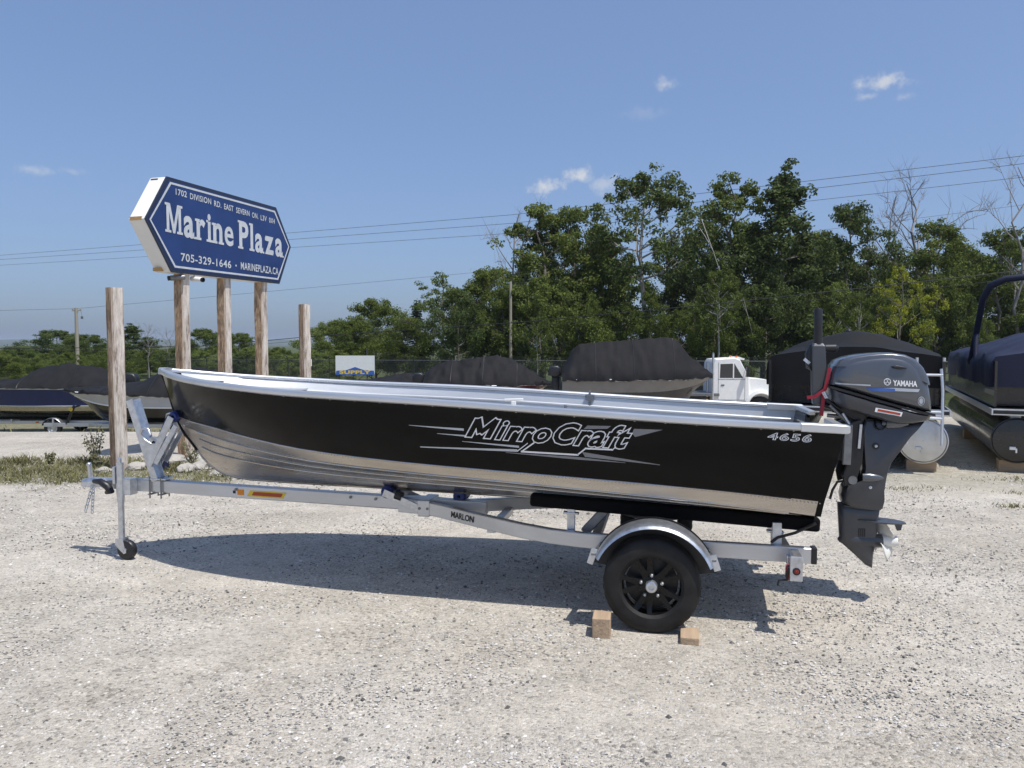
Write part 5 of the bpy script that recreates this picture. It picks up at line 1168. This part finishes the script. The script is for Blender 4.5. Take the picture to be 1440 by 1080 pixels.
wire('dark low cable sagging in front of the trees, thickest of the overhead lines', [(-200, 492, 47), (280, 487, 46), (450, 472, 45), (720, 454, 43), (1000, 428, 40), (1440, 380, 36), (1700, 348, 34)], .020)
wire('second low cable hanging just under the dark one across the tree fronts', [(-200, 496, 47.5), (280, 491, 46.5), (450, 477, 45.5), (720, 461, 43.5), (1000, 437, 40.5), (1440, 391, 36.5), (1700, 360, 34.5)], .009)

# ------------------------------------------------------------------ trees
def leaf_mat(name, a, b, c):
    m = bpy.data.materials.new(name); m.use_nodes = True; N = m.node_tree.nodes; L = m.node_tree.links; p = N['Principled BSDF']; out = N['Material Output']
    p.inputs['Roughness'].default_value = .55; p.inputs['Specular IOR Level'].default_value = .15
    ge = N.new('ShaderNodeNewGeometry'); tc = N.new('ShaderNodeTexCoord'); oi = N.new('ShaderNodeObjectInfo')
    n = N.new('ShaderNodeTexNoise'); n.inputs['Scale'].default_value = .42; n.inputs['Detail'].default_value = 3; L.new(tc.outputs['Object'], n.inputs['Vector'])
    ad = N.new('ShaderNodeMath'); ad.operation = 'MULTIPLY_ADD'; L.new(ge.outputs['Random Per Island'], ad.inputs[0]); ad.inputs[1].default_value = .45; L.new(n.outputs['Fac'], ad.inputs[2])
    a2 = N.new('ShaderNodeMath'); a2.operation = 'MULTIPLY_ADD'; L.new(oi.outputs['Random'], a2.inputs[0]); a2.inputs[1].default_value = .22; L.new(ad.outputs[0], a2.inputs[2])
    r = N.new('ShaderNodeValToRGB'); L.new(a2.outputs[0], r.inputs[0]); e = r.color_ramp.elements; e.new(.5)
    for i, (q, cc) in enumerate(((.42, a), (.80, b), (1.12, c))): e[i].position = min(1, q*.85); e[i].color = cc + (1,)
    L.new(r.outputs[0], p.inputs['Base Color']); t = N.new('ShaderNodeBsdfTranslucent')
    hs = N.new('ShaderNodeHueSaturation'); hs.inputs['Value'].default_value = 1.5; hs.inputs['Hue'].default_value = .485; L.new(r.outputs[0], hs.inputs['Color']); L.new(hs.outputs[0], t.inputs[0])
    x = N.new('ShaderNodeMixShader'); x.inputs[0].default_value = .30; L.new(p.outputs[0], x.inputs[1]); L.new(t.outputs[0], x.inputs[2]); L.new(x.outputs[0], out.inputs[0]); return m
LEAF = leaf_mat('leaf_green', (.038, .058, .012), (.078, .110, .022), (.138, .172, .036))
LEAF_D = leaf_mat('leaf_dark', (.026, .043, .013), (.054, .081, .022), (.098, .130, .035))
LEAF_L = leaf_mat('leaf_light', (.060, .092, .020), (.108, .152, .034), (.175, .215, .054))
LEAF_Y = leaf_mat('leaf_yellow', (.13, .16, .015), (.22, .25, .022), (.30, .31, .03))
CONE = leaf_mat('needle_green', (.014, .028, .018), (.026, .045, .026), (.042, .064, .034))
def leaf_clump(rnd, mb, c, rad, n, size, flat=.75):
    for _ in range(n):
        v = Vector((rnd.gauss(0, 1), rnd.gauss(0, 1), rnd.gauss(0, flat))); v = v.normalized() * rad * rnd.random()**.45; v.z *= flat
        p = c + v; nn = (v.normalized()*.8 + Vector((rnd.uniform(-1, 1), rnd.uniform(-1, 1), rnd.uniform(-.2, 1.2)))).normalized()
        a = nn.orthogonal().normalized(); b = nn.cross(a); q = rnd.random()*6.28; a, b = a*math.cos(q)+b*math.sin(q), b*math.cos(q)-a*math.sin(q)
        s = size*rnd.uniform(.6, 1.35); o = len(mb.v); k = nn*s*.18
        mb.v += [tuple(p - a*s), tuple(p + b*s*.55 + k), tuple(p + a*s), tuple(p - b*s*.55 + k)]; mb.f.append((o, o+1, o+2, o+3))
def tree_shape(seed, spread=.28, first=.22, clumps=230, leaves=95, leaf=.0085, clump=.07, bare=False, lean=.03, limbs=22, holes=.08, prof=((0, .62), (.22, .98), (.45, 1), (.70, .80), (.88, .48), (1, .18))):
    """unit-height tree: trunk+limbs mesh and crown mesh"""
    rnd = random.Random(seed); wood = MB(); crown = MB()
    tp = [Vector((0, 0, -.02))]
    for i in range(1, 9): tp.append(Vector((rnd.uniform(-lean, lean)*i/8, rnd.uniform(-lean, lean)*i/8, i/8*.95)))
    def on_trunk(u): k = min(7.999, u/.95*8); i = int(k); return tp[i].lerp(tp[i+1], k-i)
    wood.tube(tp, [.0150*(1 - .9*i/8) + .0008 for i in range(9)], 7); ends = [tp[-1], tp[-1] + Vector((0, 0, .03))]
    def keep(p):
        if bare: return p
        q = math.hypot(p.x, p.y)/(spread*1.3); p.z = min(p.z, 1 - .30*q*q - .01*rnd.random()); return p
    for i in range(limbs):
        h = (i + rnd.random())/limbs; u = first + (.92-first)*h; a = i*2.4 + rnd.uniform(-.5, .5)
        env = spread*lerp(prof, h)*rnd.choice((.62, .85, 1.0, 1.1, 1.28)); s = on_trunk(u); d = Vector((math.cos(a), math.sin(a), 0)); pts = [s]
        up = env*rnd.uniform(.15, .75) if not bare else env*rnd.uniform(.5, 1.3)
        for k in (1, 2, 3): pts.append(keep(s + d*env*k/3 + Vector((rnd.uniform(-.012, .012), rnd.uniform(-.012, .012), up*(k/3)**1.2))))
        r0 = .0062*(1-h*.65); wood.tube(pts, [r0, r0*.75, r0*.5, r0*.15], 5)
        for k in range(5):
            f = rnd.uniform(.3, 1); q = s.lerp(pts[-1], f); e = keep(q + Vector((d.x + rnd.uniform(-.9, .9), d.y + rnd.uniform(-.9, .9), rnd.uniform(-.1, .9))).normalized()*env*rnd.uniform(.25, .5)); ends.append(e)
            wood.tube([q, q.lerp(e, .5) + Vector((0, 0, .006)), e], [r0*.42, r0*.3, r0*.1], 4)
            if bare:
                for _ in range(4):
                    f2 = q.lerp(e, rnd.uniform(.3, 1)); wood.tube([f2, f2 + Vector((rnd.uniform(-1, 1), rnd.uniform(-1, 1), rnd.uniform(.3, 1.6))).normalized()*env*.35], [r0*.2, r0*.07], 3)
        ends.append(pts[-1]); ends.append(pts[2])
    if not bare:
        for i in range(clumps):
            e = ends[i % len(ends)] if i < len(ends) else rnd.choice(ends); c = keep(e + Vector((rnd.gauss(0, .02), rnd.gauss(0, .02), rnd.gauss(0, .018)))); k = .55 + .45*(1 - max(0, c.z - .6)/.4)
            if rnd.random() < holes: continue
            leaf_clump(rnd, crown, c, clump*k*rnd.uniform(.6, 1.25), int(leaves*k*rnd.uniform(.6, 1.3)), leaf)
    return wood, crown
def conifer_shape(seed):
    rnd = random.Random(seed); wood = MB(); crown = MB(); wood.tube([(0, 0, -.02), (0, 0, .5), (0, 0, .98)], [.016, .010, .002], 7)
    for i in range(130):
        u = .06 + .92*(i + rnd.random())/130; r = .21*(1-u)**.85 + .012; a = i*2.4; d = Vector((math.cos(a), math.sin(a), -.25)); s = Vector((0, 0, u))
        wood.tube([s, s + d*r], [.002, .0006], 3)
        for k in range(26):
            f = rnd.random()**.7; p = s + d*r*f; leaf_clump(rnd, crown, p, .018, 3, .011, .5)
    return wood, crown
SHAPES = {}
def shape(key, fn):
    w, c = fn; wm = w.build('trunk', 'bark', smooth=60, raw=True); me_w = wm.data; bpy.data.objects.remove(wm); me_c = None
    if c is not None and c.v: cm = c.build('crown', LEAF, raw=True); me_c = cm.data; bpy.data.objects.remove(cm)
    SHAPES[key] = (me_w, me_c)
shape('oval', tree_shape(1, .24, .16)); shape('broad', tree_shape(2, .34, .14, 270, 100, clump=.08)); shape('tall', tree_shape(3, .18, .22, 210, 90, clump=.055))
shape('poplar', tree_shape(4, .22, .46, 170, 80, clump=.052, limbs=17, holes=.15)); shape('open', tree_shape(5, .30, .25, 120, 70, clump=.055, limbs=15, holes=.2))
shape('oval2', tree_shape(6, .27, .12, 250, 95, lean=.06)); shape('bush', tree_shape(7, .50, .04, 260, 95, .012, .11, limbs=22)); shape('bush2', tree_shape(8, .44, .05, 240, 95, .012, .10, limbs=20))
shape('lobed', tree_shape(12, .25, .20, 230, 95, lean=.05, prof=((0, .7), (.2, 1.05), (.35, .75), (.55, 1.0), (.72, .55), (.86, .7), (1, .25))))
shape('dome', tree_shape(16, .40, .03, 420, 105, .011, .10, holes=0, limbs=28, prof=((0, 1), (.3, 1.06), (.6, .9), (.85, .55), (1, .25))))
shape('spire', tree_shape(14, .17, .16, 210, 90, clump=.052, limbs=26, prof=((0, .8), (.2, 1.1), (.4, .95), (.6, .72), (.8, .42), (1, .10))))
shape('fork', tree_shape(15, .20, .25, 190, 85, clump=.05, limbs=18, lean=.06, holes=.15, prof=((0, .6), (.3, 1.0), (.5, .7), (.65, .95), (.85, .6), (1, .2))))
shape('dead', tree_shape(9, .20, .40, bare=True, limbs=14, lean=.05)); shape('dead2', tree_shape(10, .26, .35, bare=True, limbs=13, lean=.08)); shape('conifer', conifer_shape(11))
TINT = {}
def tinted(me, m):
    k = (me.name, m.name)
    if k not in TINT: c = me.copy(); c.materials.clear(); c.materials.append(m); TINT[k] = c
    return TINT[k]
def tree(name, label, px, topy, Y, key, wide=1.0, leaf=LEAF, bark='bark', rz=None, group=None, cat='tree', x=None, h=None):
    if x is None: p = at(px, topy, Y); x = p.x; g = gz(x, Y); h = p.z - g
    else: g = gz(x, Y)
    o = thing(name, label, cat, Matrix.Translation((x, Y, g)), group=group)
    o.rotation_euler = (0, 0, random.random()*6.28 if rz is None else rz); o.scale = (h*wide, h*wide, h)
    w, c = SHAPES[key]; a = bpy.data.objects.new('trunk', tinted(w, M[bark])); col.objects.link(a); a.parent = o
    if c is not None: b = bpy.data.objects.new('crown', tinted(c, leaf)); col.objects.link(b); b.parent = o
    return o
GW = 'trees of the wood behind the fence'
# the trees one can pick out, left to right
tree('leafy_tree', 'grey-green roundish tree left of the pale utility pole', 78, 464, 84, 'dome', 1.5, LEAF_D)
tree('leafy_tree', 'low leafy tree right behind the pale utility pole', 122, 470, 80, 'dome', 1.2, LEAF)
tree('leafy_tree', 'smooth dark cone-shaped tree beside the plain post near the winch', 186, 454, 76, 'spire', 2.3, LEAF_D)
tree('bare_tree', 'thin leafless tree between the plain post and the sign', 208, 452, 70, 'dead', .8, bark='dead')
tree('bare_tree', 'wispy leafless tree just left of the first sign post', 238, 462, 70, 'dead2', .9, bark='dead')
tree('leafy_tree', 'green tree seen between the first and second sign posts', 288, 462, 74, 'dome', 1.1)
tree('leafy_tree', 'green tree seen between the second and third sign posts', 336, 468, 73, 'dome', 1.0)
tree('leafy_tree', 'low tree below the far hills seen past the third sign post', 392, 488, 72, 'dome', 1.0)
tree('leafy_tree', 'pale green tree rising left of the white supply banner', 466, 452, 66, 'dome', 1.05, LEAF_L)
tree('leafy_tree', 'round green tree towering behind the white supply banner', 528, 420, 64, 'dome', .95)
tree('leafy_tree', 'small bushy green tree close behind the white supply banner', 496, 450, 60, 'dome', .9)
tree('spruce', 'small dark pointed spruce between two broad green trees', 586, 424, 74, 'conifer', 1.2, CONE)
tree('leafy_tree', 'light green open-branched tree at the left end of the wood', 622, 380, 58, 'open', 1.05, LEAF_L)
tree('leafy_tree', 'green tree under the low cable at the left end of the wood', 574, 447, 60, 'dome', .9)
tree('leafy_tree', 'dense tree left of the dark-topped wooden pole', 676, 372, 56, 'oval2', 1.05)
tree('bare_tree', 'tall leafless treetop above the dark-topped wooden pole', 722, 288, 55, 'dead', .75, bark='dead')
tree('leafy_tree', 'tall green tree with twin peaks right of the bare treetop', 764, 281, 54, 'fork', 1.1)
tree('leafy_tree', 'tall green tree with a rounded top below the small clouds', 806, 285, 56, 'lobed', .85)
tree('leafy_tree', 'tall poplar-like tree with a long pale grey trunk', 906, 231, 52, 'poplar', 1.0, LEAF_D, 'pale_bark')
tree('leafy_tree', 'yellowish green tree filling the gap left of the pale-trunked poplar', 846, 302, 57, 'spire', 1.1, LEAF_L)
tree('leafy_tree', 'leafy tree with a thin fork at its top right of the poplar', 1032, 242, 54, 'fork', .9)
tree('leafy_tree', 'tallest tree of the wood, narrow with a domed top', 1102, 226, 53, 'spire', 1.15, LEAF_D)
tree('leafy_tree', 'dark rounded tree top beside the tallest tree', 1196, 281, 55, 'oval', .85, LEAF_D)
tree('bare_tree', 'broad leafless grey treetop showing against the sky', 1290, 240, 57, 'dead2', .85, bark='dead')
tree('bare_tree', 'slim leafless grey tree left of the broad bare treetop', 1252, 262, 58, 'dead', .7, bark='dead')
tree('leafy_tree', 'yellow-green young tree standing out in front of the dark wood', 1268, 370, 46, 'open', .75, LEAF_Y)
tree('leafy_tree', 'green tree with an uneven top below the broad bare treetop', 1318, 306, 53, 'lobed', .85)
tree('leafy_tree', 'dark tree at the right end of the wood behind the navy arch', 1408, 318, 52, 'oval', .9)
tree('bare_tree', 'leaning bare tree at the right end of the wood', 1438, 215, 50, 'dead2', .6, bark='dead')
tree('slender_tree', 'slender pale trunk rising above the white truck', 1012, 372, 47, 'poplar', .7, LEAF, 'pale_bark')
tree('slender_tree', 'slender pale trunk left of the tall covered boat', 756, 440, 46.5, 'poplar', .7, LEAF, 'pale_bark')
tree('slender_tree', 'slender pale trunk behind the black-covered pontoon boat', 1208, 402, 47, 'poplar', .7, LEAF, 'pale_bark')
rnd = random.Random(21)
LB = 'leafy tree filling the depth of the wood, no single outline'
for i, (px, ty) in enumerate([(640, 405), (700, 372), (735, 362), (785, 335), (830, 350), (870, 345), (940, 330), (970, 318), (1000, 305), (1060, 310), (1075, 330), (1140, 322), (1165, 330), (1225, 345), (1250, 352), (1290, 350), (1345, 338), (1370, 345), (1440, 320), (1480, 300), (1530, 310), (1580, 300), (1640, 320), (1350, 330), (1120, 330)]):
    tree('wood_tree', LB, px, ty, 58 + 7*rnd.random(), rnd.choice(('oval', 'lobed', 'oval2', 'tall', 'spire', 'fork')), rnd.uniform(.85, 1.05), rnd.choice((LEAF, LEAF, LEAF_D)), group=GW)
for i in range(30):
    px = 640 + i*31 + rnd.uniform(-8, 8); ty = rnd.uniform(385, 448)
    tree('understorey_tree', 'low leafy undergrowth tree along the front of the wood', px, ty, 49 + 4*rnd.random(), rnd.choice(('bush', 'bush2', 'oval2', 'oval')), rnd.uniform(.55, .85), rnd.choice((LEAF, LEAF_D, LEAF_L, LEAF)), group='undergrowth along the front of the wood', cat='tree')
for i in range(34):
    px = -160 + 640*(i + rnd.random())/34; tree('far_bush', 'low bush in the scrub beyond the stored boats', px, rnd.uniform(486, 500), rnd.uniform(50, 78), rnd.choice(('bush', 'bush2', 'dome')), rnd.uniform(.8, 1.3), rnd.choice((LEAF, LEAF_L, LEAF_D)), group='scrub beyond the stored boats', cat='bush')
for px, ty in ((-60, 470), (-150, 460), (10, 492), (35, 490), (-230, 455)):
    tree('far_tree', 'tree in the far scrub at the left of the lot', px, ty, 95, 'broad', 1.0, LEAF_D, group='trees in the far scrub')

# ------------------------------------------------------------------ grass strip, weeds and rocks by the posts
def build_grass():
    rnd = random.Random(5); mb = MB()
    def blade(x, y, h, w, lean):
        a = rnd.random()*6.28; z = gz(x, y) - .01; dx, dy = math.cos(a)*w, math.sin(a)*w; l = rnd.random()*6.28; lx, ly = math.cos(l)*lean*h, math.sin(l)*lean*h; o = len(mb.v)
        mb.v += [(x-dx, y-dy, z), (x+dx, y+dy, z), (x+lx*.4+dx*.7, y+ly*.4+dy*.7, z+h*.6), (x+lx*.4-dx*.7, y+ly*.4-dy*.7, z+h*.6), (x+lx, y+ly, z+h)]; mb.f += [(o, o+1, o+2, o+3), (o+3, o+2, o+4)]
    n = 0
    while n < 11000:
        x = rnd.uniform(-11, -3.3); y = rnd.uniform(9.1, 11.6); e = noise.noise((x*1.3, y*1.3, 4)) + .5*noise.noise((x*4, y*4, 1))
        edge = min(sstep(9.15, 9.7, y + .4*noise.noise((x*1.5, 0, 2))), sstep(11.6, 11.0, y), sstep(-3.3, -4.2, x))
        if rnd.random() > edge*(.55 + e): continue
        blade(x, y, rnd.uniform(.02, .09)*(1 + max(0, e)), .006, .8); n += 1
    for cx, cy, k, s in ((6.2, 8.3, 220, .12), (5.3, 8.0, 120, .10), (7.4, 9.2, 260, .2), (4.6, 9.0, 160, .2), (6.6, 9.6, 200, .3), (5.9, 8.7, 120, .15), (8.3, 9.6, 160, .3)):
        for _ in range(k): blade(cx + rnd.gauss(0, s*1.6), cy + rnd.gauss(0, s*.5), rnd.uniform(.02, .06), .005, .7)
    for _ in range(5000): x = rnd.uniform(-24, -6); y = rnd.uniform(16, 32); blade(x, y, rnd.uniform(.06, .18), .014, .5) if noise.noise((x*.4, y*.4, 9)) > .02 else None
    o = mb.build('grass', mat('dry_grass', (.185, .175, .070), .8, 0, .45, 1.5, island=.45, trans=.25), raw=True); tag(o, 'patchy dry green grass around the timber posts', 'grass', kind='stuff')
build_grass()
def build_weed(x, y, h, seed, label):
    rnd = random.Random(seed); o = thing('tall_weed', label, 'weed', place(x, y), group='tall weeds by the timber posts'); st = MB(); lf = MB()
    for k in range(6):
        a = rnd.random()*6.28; r = rnd.uniform(.03, .16); hh = h*rnd.uniform(.6, 1); p = [Vector((math.cos(a)*r*f, math.sin(a)*r*f, hh*f)) for f in (0, .35, .7, 1)]; st.tube(p, [.006, .005, .004, .002], 5)
        for _ in range(12): f = rnd.uniform(.15, 1); leaf_clump(rnd, lf, Vector((math.cos(a)*r*f, math.sin(a)*r*f, hh*f)), .045, 3, .018)
    st.build('stem', 'bark', o); lf.build('leaves', mat('weed_leaf', (.19, .19, .09), .8, 0, .3, 3, island=.4, trans=.25), o, raw=True)
for i, (x, y, h, lb) in enumerate(((-5.75, 10.6, .55, 'tall straggly weed left of the post by the winch'), (-5.95, 10.9, .55, 'shorter straggly weed behind the tall one left of the winch post'), (-6.6, 10.9, .2, 'low weed in the grass farther from the timber post'), (-4.6, 11.0, .35, 'weed between the plain post and the first sign post'))): build_weed(x, y, h, 40+i, lb)
def build_rock(px, py, w, seed, label):
    r = ray(px, py); k = -EYE/r.z; x, y = r.x*k, r.y*k; rnd = random.Random(seed); bm = bmesh.new(); bmesh.ops.create_icosphere(bm, subdivisions=3, radius=1)
    for v in bm.verts:
        d = 1 + .35*noise.noise(v.co*1.1 + Vector((seed, 0, 0))) + .15*noise.noise(v.co*3 + Vector((0, seed, 0))); v.co *= d; v.co = Vector((v.co.x*w*.5, v.co.y*w*.42, max(-.25, v.co.z)*w*.26))
    me = bpy.data.meshes.new('rock'); bm.to_mesh(me); bm.free(); me.materials.append(M['rock']); o = bpy.data.objects.new('limestone_rock', me); col.objects.link(o); o.location = (x, y, gz(x, y) + w*.08); o.rotation_euler = (0, 0, rnd.random()*6); tag(o, label, 'rock', 'limestone rocks around the posts')
for i, (px, py, w, lb) in enumerate(((146, 664, .30, 'rounded pale rock left of the plain post by the winch'), (192, 660, .42, 'large pale rock right of the plain post by the winch'), (246, 652, .55, 'broad white rock at the foot of the first sign post'), (262, 662, .38, 'pale rock in front of the first sign post'), (286, 658, .50, 'broad white rock under the boat bow'), (305, 668, .30, 'small pale rock under the boat bow'), (222, 668, .26, 'small pale rock between the winch post and the dark blue bollard'), (330, 674, .24, 'smallest pale rock at the end of the grass strip'))): build_rock(px, py, w*.72, i+3, lb)
p = at(233, 664, 10.4); bo = thing('bollard', 'short dark blue post stub standing in the grass by the sign', 'bollard', place(p.x, 10.4))
MB().tube([(0, 0, -.08), (0, 0, .42)], .048, 14).build('shaft', mat('navy_plastic', (.012, .014, .05), .45), bo, smooth=50)
MB().lathe([(.050, 0), (.052, .02), (.040, .035), (.004, .04)], (0, 0, .42), 'z', 14).build('cap', MATS['navy_plastic'], bo, smooth=40)

# ------------------------------------------------------------------ far hills and the haze
def build_hills():
    vs = []; fs = []; n = 220
    for i in range(n+1):
        a = R(-75 + 150*i/n)
        for d, h in ((2600, -6), (3000, 4), (3500, 20), (4200, 26), (4800, -10)):
            hh = h*(1 + .55*noise.noise((a*5, d*.001, 1)) + .25*noise.noise((a*19, d*.002, 4))); vs.append((math.sin(a)*d, math.cos(a)*d, hh if h > 0 else h))
    fs = [(i*5+j, i*5+j+1, (i+1)*5+j+1, (i+1)*5+j) for i in range(n) for j in range(4)]
    o = MB().add(vs, fs).build('hills', mat('far_forest', (.045, .065, .035), .95, 0, .4, .01), smooth=180); structure(o); o['label'] = 'low wooded hills on the horizon fading to blue'
build_hills()
def build_haze():
    m = bpy.data.materials.new('haze_air'); m.use_nodes = True; N = m.node_tree.nodes; L = m.node_tree.links; N.clear(); out = N.new('ShaderNodeOutputMaterial'); v = N.new('ShaderNodeVolumePrincipled')
    v.inputs['Color'].default_value = (.78, .87, 1.0, 1); v.inputs['Density'].default_value = .00018; v.inputs['Anisotropy'].default_value = .2; L.new(v.outputs[0], out.inputs['Volume'])
    o = MB().box((0, 0, 20), (15600, 15600, 64)).build('haze', m); o['kind'] = 'stuff'; o['label'] = 'thin blue summer haze'; o['category'] = 'haze'
build_haze()

for o in bpy.data.objects:
    if '_b' in o: del o['_b']
